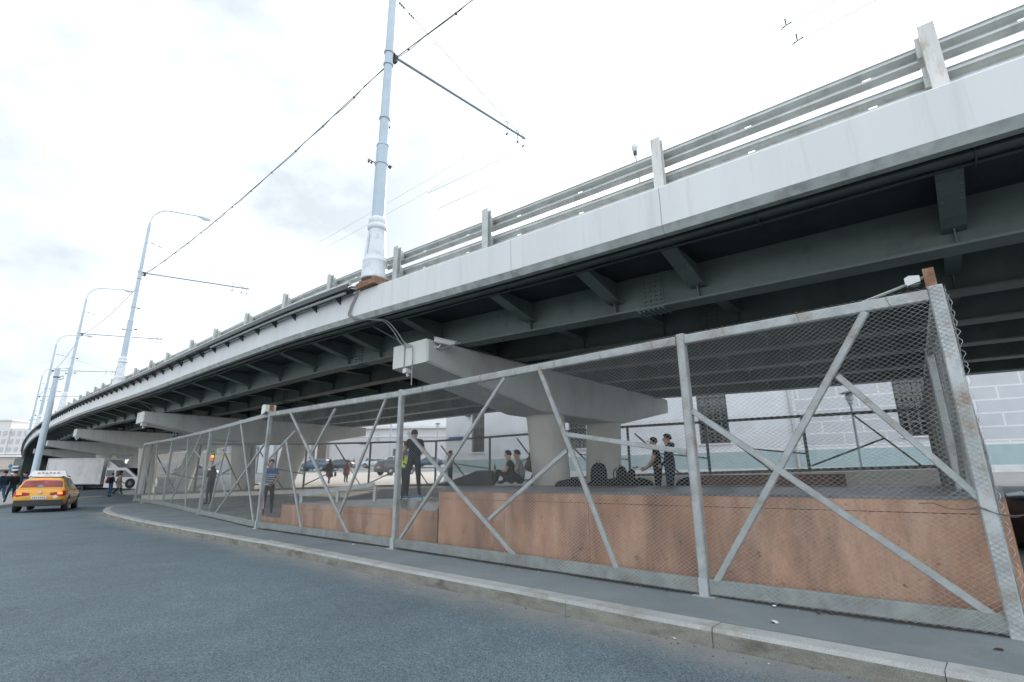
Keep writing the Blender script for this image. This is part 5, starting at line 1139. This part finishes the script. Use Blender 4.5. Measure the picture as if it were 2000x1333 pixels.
for px in (110, 251):
    xx, _ = tx_(px, 948); r_ = .44; mb = MB(); mb.tube([(xx,TY+.12,gt+r_),(xx,TY+.45,gt+r_)], r_, 20); wl = mb.build('wheel', M_tyre, truck, smooth=40); mb = MB(); mb.tube([(xx,TY+.10,gt+r_),(xx,TY+.13,gt+r_)], r_*.42, 14); mb.build('rim', M_darksteel, wl)
xx, zz = tx_(232, 925); mb = MB(); mb.box((xx, TY+.0, zz), (.2,.16,.5)); mb.build('mirror', M_bumper, cabo)
# parked cars beyond the rear fence
def park(label, kind, col, px, py, Y, head, name='parked_car', group='cars parked on the square'):
    P = at_y(px, py, Y); return car(label, kind, car_paint(col[0], col[1]), (P[0], P[1], float(G(P[0],P[1]))+.1), rad(head), group, name=name)
BLU = ('car_blue', (.025,.09,.16)); DBL = ('car_dark_blue', (.018,.045,.075)); WHT = ('car_white', (.55,.56,.58)); DGR = ('car_charcoal', (.03,.034,.036)); SIL = ('car_silver', (.36,.38,.40))
park('blue people carrier parked broadside before the arched doorway', 'suv', BLU, 612, 928, 76, -90)
park('dark blue hatchback nose to tail behind the blue people carrier', 'wagon', DBL, 660, 928, 77, -88)
park('white hatchback parked broadside in the middle of the square', 'wagon', WHT, 731, 922, 82, -92)
park('charcoal estate car seen from behind, partly hidden by the fence post', 'suv', DGR, 772, 930, 58, 40)
park('white off-roader behind the charcoal estate car', 'suv', ('car_pale', (.50,.52,.54)), 768, 918, 76, -75)
park('dark car half hidden behind the skater with the scooter', 'sedan', ('car_navy', (.02,.06,.10)), 838, 915, 80, -85)
park('white car seen through the fence left of the hooded man', 'sedan', ('car_bone', (.56,.55,.53)), 383, 940, 60, 80)
park('dark van seen through the fence behind the white car', 'suv', ('car_midnight', (.015,.03,.05)), 386, 930, 70, 75)
rq = at_y(1948, 980, 6.3); rc = (rq[0]+3.2, 6.3+.88); car('black car at the right edge beside the end of the platform', 'suv', car_paint('car_black', (.014,.016,.018)), (rc[0], rc[1], .10), rad(-90))
# ---------------------------------------------------------------- people
def cloth(n, c, r=.85): return MATS.get(n) or mat(n, c, r, var=.14, scale=9, bump=.1, bscale=40, spec=.2)
SKIN = mat('skin', (.46,.27,.19), .55, var=.06); HAIRD = cloth('dark_hair', (.018,.014,.012)); HAIRB = cloth('brown_hair', (.07,.04,.022))
NAVY = cloth('navy_cloth', (.018,.026,.045)); BLACKC = cloth('black_cloth', (.013,.014,.015)); JEANS = cloth('blue_denim', (.035,.075,.135)); SHOE = cloth('dark_shoe', (.02,.02,.022)); BLUET = cloth('blue_tshirt', (.03,.10,.25))
GREYT = cloth('grey_tshirt', (.20,.205,.20)); BEIGE = cloth('beige_coat', (.36,.27,.20)); BROWNC = cloth('brown_coat', (.085,.055,.03)); PINKC = cloth('dusty_pink_coat', (.25,.10,.10)); PALEB = cloth('pale_blue_gilet', (.24,.30,.38)); DJEAN = cloth('dark_denim', (.02,.032,.05)); BURG = cloth('burgundy_nylon', (.10,.02,.03)); HIVIS = cloth('hi_vis_yellow', (.55,.70,.10)); TANC = cloth('tan_jacket', (.13,.085,.05)); WHITEC = cloth('white_cloth', (.6,.6,.6))
BASE = dict(pelvis=(0,0,.95), waist=(0,.0,1.10), chest=(0,.0,1.34), neck=(0,.0,1.485), head0=(0,.012,1.565), head1=(0,.02,1.645), head2=(0,.01,1.715), nose=(0,.125,1.625),
 shL=(-.175,0,1.425), elL=(-.235,-.03,1.15), wrL=(-.24,.05,.90), haL=(-.235,.075,.83), shR=(.175,0,1.425), elR=(.235,-.03,1.15), wrR=(.24,.05,.90), haR=(.235,.075,.83),
 hiL=(-.09,0,.90), knL=(-.10,.03,.50), anL=(-.105,-.02,.09), toL=(-.12,.15,.045), hiR=(.09,0,.90), knR=(.10,.03,.50), anR=(.105,-.02,.09), toR=(.12,.15,.045))
BONES = [('pelvis','waist'),('waist','chest'),('chest','neck'),('neck','head0'),('head0','head1'),('head1','head2'),('head1','nose'),('chest','shL'),('shL','elL'),('elL','wrL'),('wrL','haL'),('chest','shR'),('shR','elR'),('elR','wrR'),('wrR','haR'),
 ('pelvis','hiL'),('hiL','knL'),('knL','anL'),('anL','toL'),('pelvis','hiR'),('hiR','knR'),('knR','anR'),('anR','toR')]
RADII = dict(pelvis=(.155,.115), waist=(.145,.105), chest=(.165,.115), neck=(.056,.056), head0=(.072,.078), head1=(.082,.102), head2=(.062,.075), nose=(.012,.012), shL=(.068,.066), elL=(.046,.046), wrL=(.030,.030), haL=(.036,.020), shR=(.068,.066), elR=(.046,.046), wrR=(.030,.030), haR=(.036,.020),
 hiL=(.095,.095), knL=(.062,.062), anL=(.044,.044), toL=(.042,.034), hiR=(.095,.095), knR=(.062,.062), anR=(.044,.044), toR=(.042,.034))
def person(label, loc, heading, pose=None, top=NAVY, legs=DJEAN, sleeve=1.0, hair=HAIRD, hairlen=0, H_=1.74, coat=None, fat=1.0, shoes=SHOE, hat=None, curl=.6, hood=None, bare_leg=0, group=None):
    "sleeve: 1 to the wrist, .5 to above the elbow; coat: (material, hem height) for a skirted garment"
    J = {k: np.array(v, float) for k, v in BASE.items()}
    for k, v in (pose or {}).items(): J[k] = np.array(v, float)
    sc = H_/1.75; names = list(J); ix = {k: i for i, k in enumerate(names)}
    me = bpy.data.meshes.new('person'); me.from_pydata([tuple(J[k]*sc) for k in names], [(ix[a], ix[b]) for a, b in BONES], [])
    o = bpy.data.objects.new('person_tmp', me); COL.objects.link(o)
    sk = o.modifiers.new('skin', 'SKIN'); sk.use_smooth_shade = True
    ss_ = o.modifiers.new('sub', 'SUBSURF'); ss_.levels = 2; ss_.render_levels = 2
    for k in names:
        r_ = RADII[k]; f = fat if k in ('pelvis','waist','chest','hiL','hiR','shL','shR','knL','knR','elL','elR') else 1
        v = me.skin_vertices[0].data[ix[k]]; v.radius = (r_[0]*sc*f, r_[1]*sc*f); v.use_root = k == 'pelvis'
    dg = bpy.context.evaluated_depsgraph_get(); m2 = bpy.data.meshes.new_from_object(o.evaluated_get(dg)); bpy.data.objects.remove(o)
    V = np.array([v.co for v in m2.vertices]); F = [tuple(p.vertices) for p in m2.polygons]; bpy.data.meshes.remove(m2)
    P = np.array([V[list(f)].mean(0) for f in F])/sc
    best = np.full(len(P), 9.); bi = np.zeros(len(P), int); bu = np.zeros(len(P))
    for i, (a, b) in enumerate(BONES):
        A, B = J[a], J[b]; d = B-A; u = np.clip((P-A)@d/(d@d), 0, 1); dist = np.linalg.norm(P-A-u[:,None]*d, axis=1)/(RADII[a][0]+RADII[b][0]); q = dist < best; best[q] = dist[q]; bi[q] = i; bu[q] = u[q]
    mats = [SKIN, top, legs, shoes]; mi = []
    for k, u in zip(bi, bu):
        a, b = BONES[k]
        if a.startswith('head') or b.startswith('head') or (a == 'chest' and b == 'neck' and u > .85): m = 0
        elif a[:2] == 'sh': m = 1 if u < max(sleeve, .0)*1.0 or sleeve >= 1 else 0
        elif a[:2] == 'el': m = 1 if sleeve >= 1 and u < .95 else 0
        elif a[:2] == 'wr': m = 0
        elif a[:2] == 'an': m = 3
        elif a[:2] == 'kn' and u > .93: m = 3
        elif a[:2] in ('hi', 'kn'): m = 2
        elif a == 'pelvis' and b[:2] == 'hi': m = 2
        elif a == 'pelvis' and u < .18: m = 2
        else: m = 1
        mi.append(m)
    mb = MB(); mb.add(V, []); mb.f = list(F); mb.m = list(mi); mb.n = len(V)
    # fingers: four tapered, bent, and a thumb leaving the side of the palm
    for s_, sg in (('L', -1), ('R', 1)):
        w_, h_ = J['wr'+s_]*sc, J['ha'+s_]*sc; d = h_-w_; d = d/(np.linalg.norm(d)+1e-9)
        side_ = np.cross(d, [sg, 0, .05]); side_ = side_/(np.linalg.norm(side_)+1e-9); palm = np.cross(side_, d)*sg
        tip0 = h_+d*.022
        for k, L_ in enumerate((.070,.080,.075,.060)):
            r0 = tip0+side_*(.027-.018*k); b1_ = r0+d*L_*.45+palm*L_*.12*curl; b2_ = b1_+d*L_*(.36-.2*curl)+palm*L_*.42*curl; mb.tube([r0-d*.03, r0, b1_, b2_], [.0095,.0095,.0085,.006], 6, 0)
        r0 = w_+d*.03+side_*.026; mb.tube([r0, r0+side_*.026+d*.02+palm*.01, r0+side_*.032+d*.052+palm*.022], [.012,.0105,.0075], 6, 0)
    loc = np.array(loc, float)
    b = mb.build('person', mats, None, smooth=80); b.location = loc; b.rotation_euler = (0, 0, -heading); tag(b, label, 'person', group)
    # face and hair follow the head
    f = J['nose']-J['head1']; f[2] = 0; f /= np.linalg.norm(f); up_ = J['head2']-J['head0']; up_ /= np.linalg.norm(up_); rt_ = np.cross(f, up_)
    c = J['head1']+up_*.012
    def hp(a, u, z): return (c+rt_*a+f*u+up_*z)*sc
    mb = MB()
    for e in (-.034, .034): mb.ellipsoid(hp(e, .078, -.012), (.011,.009,.007), 8, 5)
    mb.tube([hp(-.020,.052,-.074), hp(0,.058,-.073), hp(.020,.052,-.074)], .0045, 5); 
    mb.build('eyes_and_mouth', HAIRD, b, local=True)
    mb = MB()
    for e in (-.088, .088): mb.ellipsoid(hp(e, 0, -.03), (.012,.022,.03), 8, 5)
    mb.build('ears', SKIN, b, local=True)
    mb = MB(); n, m_ = 16, 10; Pq = []
    for j in range(m_+1):
        th = j/m_*(1.75+hairlen*.5)
        for k in range(n):
            ph = 2*math.pi*k/n; front = max(0, math.sin(ph)); t2 = th*(1-.42*front); rr = (.095+.004*math.sin(k*5+j*3))*math.sin(min(t2, 1.62)) if t2 < 1.62 else .095-.01*(t2-1.62)
            q = np.array([rr*math.cos(ph)*.98, rr*math.sin(ph)*1.14-.012, .105*math.cos(t2) if t2 < 1.62 else -.005-(t2-1.62)*.25*(1+hairlen)])
            Pq.append(hp(q[0], q[1], q[2]+.022))
    mb.add(Pq, [(j*n+k, (j+1)*n+k, (j+1)*n+(k+1)%n, j*n+(k+1)%n) for j in range(m_) for k in range(n)]); mb.build('hair' if hat is None else 'cap', hair if hat is None else hat, b, smooth=70, local=True)
    if hat is not None:
        mb = MB(); mb.add([hp(.06*math.cos(a)*1.1, .09+.075*math.sin(a), .03-.01*math.sin(a)) for a in np.linspace(0, math.pi, 9)]+[hp(.06*math.cos(a)*1.1, .09+.075*math.sin(a), .022-.012*math.sin(a)) for a in np.linspace(0, math.pi, 9)], [tuple(range(9)), tuple(range(17,8,-1))]+[(i,i+1,10+i,9+i) for i in range(8)]); mb.build('cap_peak', hat, b, local=True)
    if hood is not None:
        mb = MB(); cc = J['neck']; mb.ellipsoid((cc-f*.06+up_*.015)*sc, (.12*sc,.10*sc,.075*sc), 12, 8); mb.build('hood', hood, b, smooth=80, local=True)
    if coat is not None:
        cm, hem = coat; pv, ch = J['pelvis'], J['chest']; rows = []
        for t_, rx, ry in ((1.0,.185,.125),(.75,.185,.135),(.4,.18,.135),(0,.19,.145)):
            cc = pv+(ch-pv)*t_; rows.append([((cc[0]+rx*fat*math.cos(a))*sc, (cc[1]+ry*fat*math.sin(a))*sc, cc[2]*sc) for a in np.linspace(0, 2*math.pi, 21)])
        kc = (J['knL']+J['knR'])/2
        for q in (.5, 1):
            z = pv[2]+(hem-pv[2])*q; cc = pv+(kc-pv)*((pv[2]-z)/(pv[2]-kc[2]+1e-6)); rows.append([((cc[0]+(.20+.03*q+.008*math.sin(a*5))*fat*math.cos(a))*sc, (cc[1]+(.155+.03*q)*fat*math.sin(a))*sc, z*sc) for a in np.linspace(0, 2*math.pi, 21)])
        mb = MB(); mb.grid(rows); cb_ = mb.build('coat', cm, b, smooth=80, local=True)
    return b
def foot(px, py, Y, z=None):
    P = at_y(px, py, Y); return (P[0], P[1], float(G(P[0], P[1]))+.15 if z is None else z)
def head_to(px): return px
WALK = dict(knL=(-.10,.20,.52), anL=(-.10,.26,.13), toL=(-.11,.42,.10), knR=(.10,-.04,.50), anR=(.10,-.32,.16), toR=(.11,-.20,.06), elL=(-.23,-.12,1.16), wrL=(-.22,-.14,.91), haL=(-.21,-.13,.84), elR=(.23,.05,1.15), wrR=(.21,.22,.97), haR=(.20,.28,.92))
az = lambda d: rad(d)
left = -75
person('man in navy jacket and blue jeans striding off the left edge', foot(-4, 988, 29.2), az(-70), WALK, NAVY, JEANS, group=None)
person('man in black jacket and dark jeans walking beside the man in blue jeans', foot(16, 986, 29.9), az(-62), dict(WALK, elL=(-.22,-.02,1.14), wrL=(-.2,.1,.95), haL=(-.18,.14,.9)), BLACKC, DJEAN)
gm = person('man in pale blue gilet over navy sleeves, behind the taxi', foot(39, 984, 30.8), az(-66), dict(WALK, chest=(0,.07,1.33), neck=(0,.10,1.47), head0=(0,.12,1.55), head1=(0,.14,1.63), head2=(0,.13,1.70), nose=(0,.24,1.60), shL=(-.175,.08,1.41), shR=(.175,.08,1.41)), NAVY, JEANS, coat=(PALEB, .90))
bp1 = foot(212, 972, 40.2, float(G(-31,40))+.02); pb_ = person('person in navy jacket with a burgundy backpack, crossing the road', bp1, az(20), dict(elR=(.22,.06,1.16), wrR=(.16,.24,1.05), haR=(.12,.3,1.05)), NAVY, JEANS, fat=1.05)
bp2 = foot(228, 970, 40.8, float(G(-30,41))+.02); person('person in beige knee-length coat and black boots crossing the road', bp2, az(40), dict(WALK, elR=(.24,.02,1.15), wrR=(.22,.16,.95)), BEIGE, BLACKC, hair=HAIRB, coat=(BEIGE, .55), hairlen=.6)
hp_ = foot(406, 986, 23.6, None); person('person in black hoodie and trousers holding something pale to the face', hp_, az(-75), dict(elL=(-.2,.16,1.2), wrL=(-.06,.32,1.42), haL=(-.03,.33,1.48), elR=(.2,.14,1.2), wrR=(.05,.32,1.38), haR=(.02,.34,1.44)), BLACKC, BLACKC, hood=BLACKC, hairlen=.4)
q = (hp_[0]-.33, hp_[1]+.06, hp_[2]+1.47); mb = MB(); mb.box(q, (.10,.05,.14), .3); mb.box((q[0]-.005,q[1],q[2]+.09), (.07,.04,.05), .3); tag(mb.build('paper_bag', cloth('kraft_paper', (.48,.33,.20))), 'pale paper wrapper held up by the person in the black hoodie', 'wrapper')
kid = foot(452, 962, 33.0, None); person('child in white cap, dark top and red trousers behind a fence post', kid, az(30), None, cloth('dark_green_cloth', (.02,.05,.045)), cloth('dark_red_cloth', (.16,.03,.03)), sleeve=.5, hat=WHITEC, H_=1.3)
# boy in blue leaning with his scooter
by = foot(520, 1000, 15.35, .486); boy = person('boy in blue printed T-shirt leaning behind a white-barred scooter', by, az(158), dict(pelvis=(0,-.06,.93), hiL=(-.09,-.06,.88), hiR=(.09,-.06,.88), elR=(.26,.02,1.15), wrR=(.17,.20,.96), haR=(.14,.25,.93), elL=(-.26,0,1.15), wrL=(-.12,.20,.95), haL=(-.08,.25,.93), knL=(-.13,.06,.48), anL=(-.15,.08,.09), toL=(-.17,.24,.045)), BLUET, BLACKC, sleeve=.55, H_=1.5, fat=1.08)
pm = MB(); rr = random.Random(4)
for zz, n_, w_ in ((1.27,6,.036),(1.205,4,.05),(1.13,7,.026),(1.06,3,.05),(.97,5,.034)):
    for k in range(n_):
        x = (k-(n_-1)/2)*(w_+.012); pm.box((x, .128+.004-abs(x)*.18, zz*.857), (w_, .006, rr.uniform(.022,.045)), 0)
pm.build('shirt_print', cloth('white_shirt_print', (.52,.55,.58)), boy, local=True)
def scooter(label, loc, heading, bar=M_galv2, deck=M_bumper, h_=.88, ln=.52, lean=0):
    t = thing('kick_scooter', label, 'scooter', loc, -heading)
    mb = MB(); mb.beam((0,-ln/2,.075), (0,ln/2-.06,.085), .11, .03, c=.008); mb.build('deck', deck, t, local=True)
    mb = MB(); mb.tube([(0,ln/2-.07,.08),(lean*.1,ln/2+.0,.20),(lean*.2,ln/2-.04,.32),(lean,ln/2-.10,h_)], .017, 8); mb.build('stem', bar, t, smooth=60, local=True)
    mb = MB(); mb.tube([(lean-.24,ln/2-.12,h_+.02),(lean-.1,ln/2-.10,h_),(lean+.1,ln/2-.10,h_),(lean+.24,ln/2-.12,h_+.02)], .014, 8); hb_ = mb.build('handlebar', bar, t, smooth=60, local=True)
    for sg in (-1, 1): mb = MB(); mb.tube([(lean+sg*.13,ln/2-.105,h_+.004),(lean+sg*.25,ln/2-.122,h_+.021)], .019, 8); mb.build('grip', M_black, hb_, smooth=60, local=True)
    for y in (-ln/2-.04, ln/2+.02):
        mb = MB(); mb.tube([(-.013,y,.055),(.013,y,.055)], .055, 16); wl = mb.build('wheel', M_black, t, smooth=50, local=True); mb = MB(); mb.tube([(-.015,y,.055),(.015,y,.055)], .032, 12); mb.build('hub', M_galv2, wl, local=True)
    mb = MB(); mb.beam((0,ln/2-.02,.16), (0,ln/2+.05,.05), .045, .012, up=(0,1,0)); mb.beam((0,-ln/2-.06,.12), (0,-ln/2+.03,.10), .05, .008); mb.build('fork', deck, t, local=True)
    return t
scooter('white-barred kick scooter held upright by the boy in blue', (by[0]+.08, by[1]-.42, .486), az(150), bar=WHITEC, deck=cloth('red_deck', (.25,.03,.03)), h_=.80, lean=.05)
# skater in black seen from behind and his scooter
sk_ = foot(806, 971, 14.2, RZ2+.085); person('skater in black seen from behind, standing on a blue scooter', (sk_[0], sk_[1], RZ2+.09), az(-20), dict(neck=(0,.06,1.475), head0=(0,.10,1.55), head1=(0,.13,1.62), head2=(0,.12,1.69), nose=(0,.23,1.58), elL=(-.26,.10,1.17), wrL=(-.25,.28,.98), haL=(-.24,.34,.96), elR=(.26,.10,1.17), wrR=(.08,.30,1.0), haR=(.04,.36,.98), anL=(-.19,.02,.09), toL=(-.24,.18,.045), knL=(-.16,.06,.5), anR=(.15,-.08,.09), toR=(.21,.07,.045), knR=(.13,.02,.5)), BLACKC, BLACKC, sleeve=.5, H_=1.78, fat=1.12)
scooter('blue kick scooter under the feet of the skater in black', (sk_[0]-.02, sk_[1]-.02, RZ2+.002), az(-80), bar=BLACKC, deck=cloth('blue_anodised', (.03,.20,.42), .4), h_=.92, ln=.60)
vs = foot(790, 968, 14.9, RZ2+.0); person('child in blue and hi-vis vest half hidden behind the fence post', (vs[0], vs[1], RZ2), az(35), dict(elR=(.24,.10,1.15), wrR=(.2,.26,1.0), haR=(.18,.32,.98)), cloth('cobalt_cloth', (.03,.12,.32)), BLACKC, sleeve=.5, H_=1.55, coat=(HIVIS, .98), hairlen=.3)
gp = foot(878, 953, 23.5, None); person('person in grey T-shirt and dark trousers walking behind the brown ramp', gp, az(60), dict(elR=(.25,.10,1.18), wrR=(.23,.30,1.02), haR=(.22,.36,1.0)), GREYT, DJEAN, sleeve=.5, H_=1.72)
# two sitting on the platform
SIT = dict(pelvis=(0,0,.12), waist=(0,.03,.28), chest=(0,.10,.50), neck=(0,.13,.64), head0=(0,.155,.715), head1=(0,.175,.795), head2=(0,.165,.865), nose=(0,.28,.775), shL=(-.175,.10,.58), shR=(.175,.10,.58), elL=(-.24,.20,.36), wrL=(-.12,.42,.36), haL=(-.09,.49,.37), elR=(.24,.18,.35), wrR=(.14,.40,.33), haR=(.11,.47,.33), hiL=(-.10,.05,.11), hiR=(.10,.05,.11), knL=(-.20,.44,.38), anL=(-.15,.52,.07), toL=(-.17,.68,.045), knR=(.20,.44,.36), anR=(.14,.55,.07), toR=(.16,.70,.045))
s1 = foot(1004, 944, 14.2, RZ1); person('person in black T-shirt sitting on the platform with a bottle', (s1[0], s1[1], RZ1+.03), az(-80), SIT, BLACKC, cloth('dark_trousers', (.02,.024,.03)), sleeve=.5, H_=1.72)
q = s1[0]-.52, s1[1]+.05, RZ1+.36; mb = MB(); mb.lathe([(.03,0),(.033,.01),(.033,.14),(.012,.19),(.012,.23)], q, 10); tag(mb.build('bottle', mat('brown_glass', (.10,.045,.015), .15), None, smooth=40), 'brown bottle in the hand of the seated person in black', 'bottle')
s2 = foot(1022, 944, 14.4, RZ1); person('person in grey T-shirt sitting behind the one in black', (s2[0], s2[1], RZ1+.03), az(-85), SIT, GREYT, BLACKC, sleeve=.5, H_=1.76, fat=1.08)
s3 = foot(1037, 944, 15.6, RZ1); person('crouching person in brown jacket half hidden by the left column of the near pier', (s3[0], s3[1], RZ1-.08), az(70), dict(BASE, pelvis=(0,-.12,.62), waist=(0,-.03,.78), chest=(0,.12,1.0), neck=(0,.19,1.13), head0=(0,.22,1.2), head1=(0,.245,1.27), head2=(0,.235,1.34), nose=(0,.35,1.24), shL=(-.175,.13,1.08), shR=(.175,.13,1.08), elL=(-.22,.2,.84), wrL=(-.15,.36,.76), haL=(-.13,.42,.74), elR=(.22,.2,.84), wrR=(.15,.36,.76), haR=(.13,.42,.74), hiL=(-.1,-.1,.6), hiR=(.1,-.1,.6), knL=(-.13,.2,.46), knR=(.13,.2,.46)), TANC, BROWNC, sleeve=1, hair=HAIRB)
r1_ = foot(1287, 944, 13.2); r1_ = (r1_[0], r1_[1], r1_[2]+.015); person('young man in black T-shirt and cap leaning on a scooter bar', r1_, az(-70), dict(elL=(-.22,.10,1.17), wrL=(-.10,.28,.98), haL=(-.08,.34,.96), elR=(.22,.06,1.15), wrR=(.08,.30,1.0), haR=(.04,.36,.99), neck=(0,.03,1.48), head0=(0,.05,1.56), head1=(0,.07,1.64), head2=(0,.055,1.71), nose=(0,.17,1.61)), BLACKC, BLACKC, sleeve=.5, hat=BLACKC, H_=1.74, fat=1.1)
scooter('dark kick scooter gripped by the young man in the cap', (r1_[0]-.42, r1_[1]+.02, r1_[2]), az(-90), bar=M_galv2, h_=1.0)
r2_ = foot(1311, 944, 12.95); r2_ = (r2_[0], r2_[1], r2_[2]+.015); person('young man in navy hoodie looking left beside the one in a cap', r2_, az(-72), dict(elL=(-.26,.02,1.16), wrL=(-.16,.20,1.02), haL=(-.10,.24,1.0), elR=(.26,.04,1.16), wrR=(.14,.22,1.0), haR=(.08,.26,.99)), NAVY, NAVY, hood=NAVY, H_=1.80, fat=1.3)
cw = foot(641, 953, 36.5, None); person('woman in long brown coat walking away beyond the rear fence', cw, az(5), WALK, BROWNC, BLACKC, hair=HAIRB, hairlen=1.2, coat=(BROWNC, .50), H_=1.68, fat=1.1)
q = cw[0]+.42, cw[1]+.0, cw[2]+.66; mb = MB(); mb.box(q, (.14,.34,.26), .3); mb.tube([(q[0],q[1]-.13,q[2]+.12),(q[0]-.03,q[1],q[2]+.34),(q[0],q[1]+.13,q[2]+.12)], .012, 6); tag(mb.build('handbag', BLACKC), 'black handbag on the arm of the woman in the brown coat', 'handbag')
pk = foot(674, 953, 38, None); person('woman in dusty pink coat beyond the rear fence', pk, az(20), dict(chest=(0,.06,1.33), neck=(0,.1,1.46), head0=(0,.13,1.53), head1=(0,.15,1.6), head2=(0,.14,1.67), nose=(0,.25,1.57)), PINKC, BLACKC, coat=(PINKC, .62), H_=1.6, fat=1.25)
for k, px in enumerate((668, 690, 702, 716, 748, 757, 782)):
    P = at_y(px, 920, 90+(k%3)); pr_ = person('bystander in dark clothes behind the parked cars on the square', (P[0], P[1], float(G(P[0],P[1]))+.1), az(k*50), None, (NAVY, BLACKC, BROWNC)[k%3], DJEAN, group='bystanders behind the parked cars')
# bags
def backpack(label, loc, heading, m, s=1.0, tilt=0.0):
    t = thing('backpack', label, 'bag', loc, -heading); mb = MB(); n, rows = 16, []
    for z, rx, ry in ((0,.13,.07),(.03,.155,.095),(.2,.16,.11),(.34,.145,.10),(.43,.10,.07),(.46,.03,.02)): rows.append([(rx*s*math.cos(a)*(1+.12*math.cos(2*a)**2), ry*s*math.sin(a)+tilt*z, z*s) for a in np.linspace(0, 2*math.pi, n+1)])
    mb.grid(rows); mb.add(rows[0][:-1], [tuple(range(n))]); mb.build('bag_body', m, t, smooth=70, local=True)
    mb = MB(); mb.tube([(-.03*s,0,.45*s),(-.02*s,0,.50*s),(.02*s,0,.50*s),(.03*s,0,.45*s)], .008, 6)
    for e in (-.07, .07): mb.tube([(e*s,-.06*s,.42*s),(e*s,-.15*s,.34*s),(e*s,-.15*s,.15*s),(e*s,-.09*s,.04*s)], .014, 6)
    mb.build('straps', m, t, local=True)
    mb = MB(); mb.box((0,.105*s,.12*s), (.2*s,.04*s,.16*s)); mb.build('pocket', m, t, local=True); return t
backpack('burgundy backpack on the person in navy crossing the road', (bp1[0]-.14, bp1[1]-.17, bp1[2]+1.0), az(200), BURG, 1.05)
for px, Y, s_, lab, hd in ((1170, 13.0, 1.2, 'large upright black backpack between the two columns', 20), (1213, 12.9, 1.0, 'black backpack against the right column', 70), (1232, 12.8, .85, 'smallest black backpack, rightmost of the pile by the column', 130)):
    P = at_y(px, 944, Y); backpack(lab, (P[0], P[1], RZ1), az(hd), BLACKC, s_, .1)
for px, Y, w_, lab in ((1118, 12.4, .8, 'flat dark jacket lying left of the columns on the platform'), (1205, 12.4, 1.3, 'long heap of dark clothing in front of the backpacks'), (1250, 12.6, .7, 'crumpled black jacket at the right end of the pile'), (1330+14, 12.0, .5, 'dark bundle on the platform right of the navy hoodie')):
    P = at_y(px, 944, Y); mb = MB(); n = 18; rows = []
    for j in range(7):
        th = j/6*math.pi/2; rows.append([(P[0]+w_/2*math.cos(th)*math.cos(a)*(1+.12*math.sin(a*3+px)), P[1]+.22*math.cos(th)*math.sin(a)*(1+.1*math.cos(a*4)), RZ1+.16*math.sin(th)*(1+.25*math.sin(a*2+j))) for a in np.linspace(0, 2*math.pi, n+1)])
    mb.grid(rows); tag(mb.build('jacket_heap', BLACKC, None, smooth=70), lab, 'clothing')
# grit and leaf crumbs gathered along the fence foot and in the gutter
mb = MB()
def crumb(x, y, z, s_):
    a0 = random.uniform(0, 6.28); n = 4
    mb.add([(x+s_*random.uniform(.5,1.2)*math.cos(a0+i*1.57), y+s_*random.uniform(.5,1.2)*math.sin(a0+i*1.57), z+random.uniform(0,.3)*s_) for i in range(n)]+[(x, y, z+s_*.55)], [(i,(i+1)%n,4) for i in range(n)], random.choice((0,0,0,1,2,2)))
for k in range(4):
    (A, z0, z1), (B, zb, z2) = POSTS[k], POSTS[k+1]; e, n = dirs[k]; L_ = np.linalg.norm(B-A)
    for i in range(int(L_*26)):
        q = random.uniform(0, L_); p = A+e*q+n*(abs(random.gauss(.06, .05))); crumb(p[0], p[1], float(G(*p))+.151, random.choice((.006,.008,.011,.016)))
for i in range(520):
    j = random.uniform(2, arc[-1]*.62); o_ = abs(random.gauss(.03, .16))+.012; u = np.array([np.interp(j, arc, KL[:,0]), np.interp(j, arc, KL[:,1])]); u2 = np.array([np.interp(j+.2, arc, KL[:,0]), np.interp(j+.2, arc, KL[:,1])])
    t_ = (u2-u)/np.linalg.norm(u2-u); p = u-np.array([t_[1], -t_[0]])*o_; crumb(p[0], p[1], float(G(*p))+.001, random.choice((.005,.007,.010,.014)))
tag(mb.build('grit', [mat('grit_brown', (.12,.09,.065), .9), mat('grit_pale', (.42,.40,.36), .9), mat('grit_grey', (.07,.07,.068), .9)]), 'brown and grey grit with leaf crumbs along the fence foot and kerb', 'grit', kind='stuff')
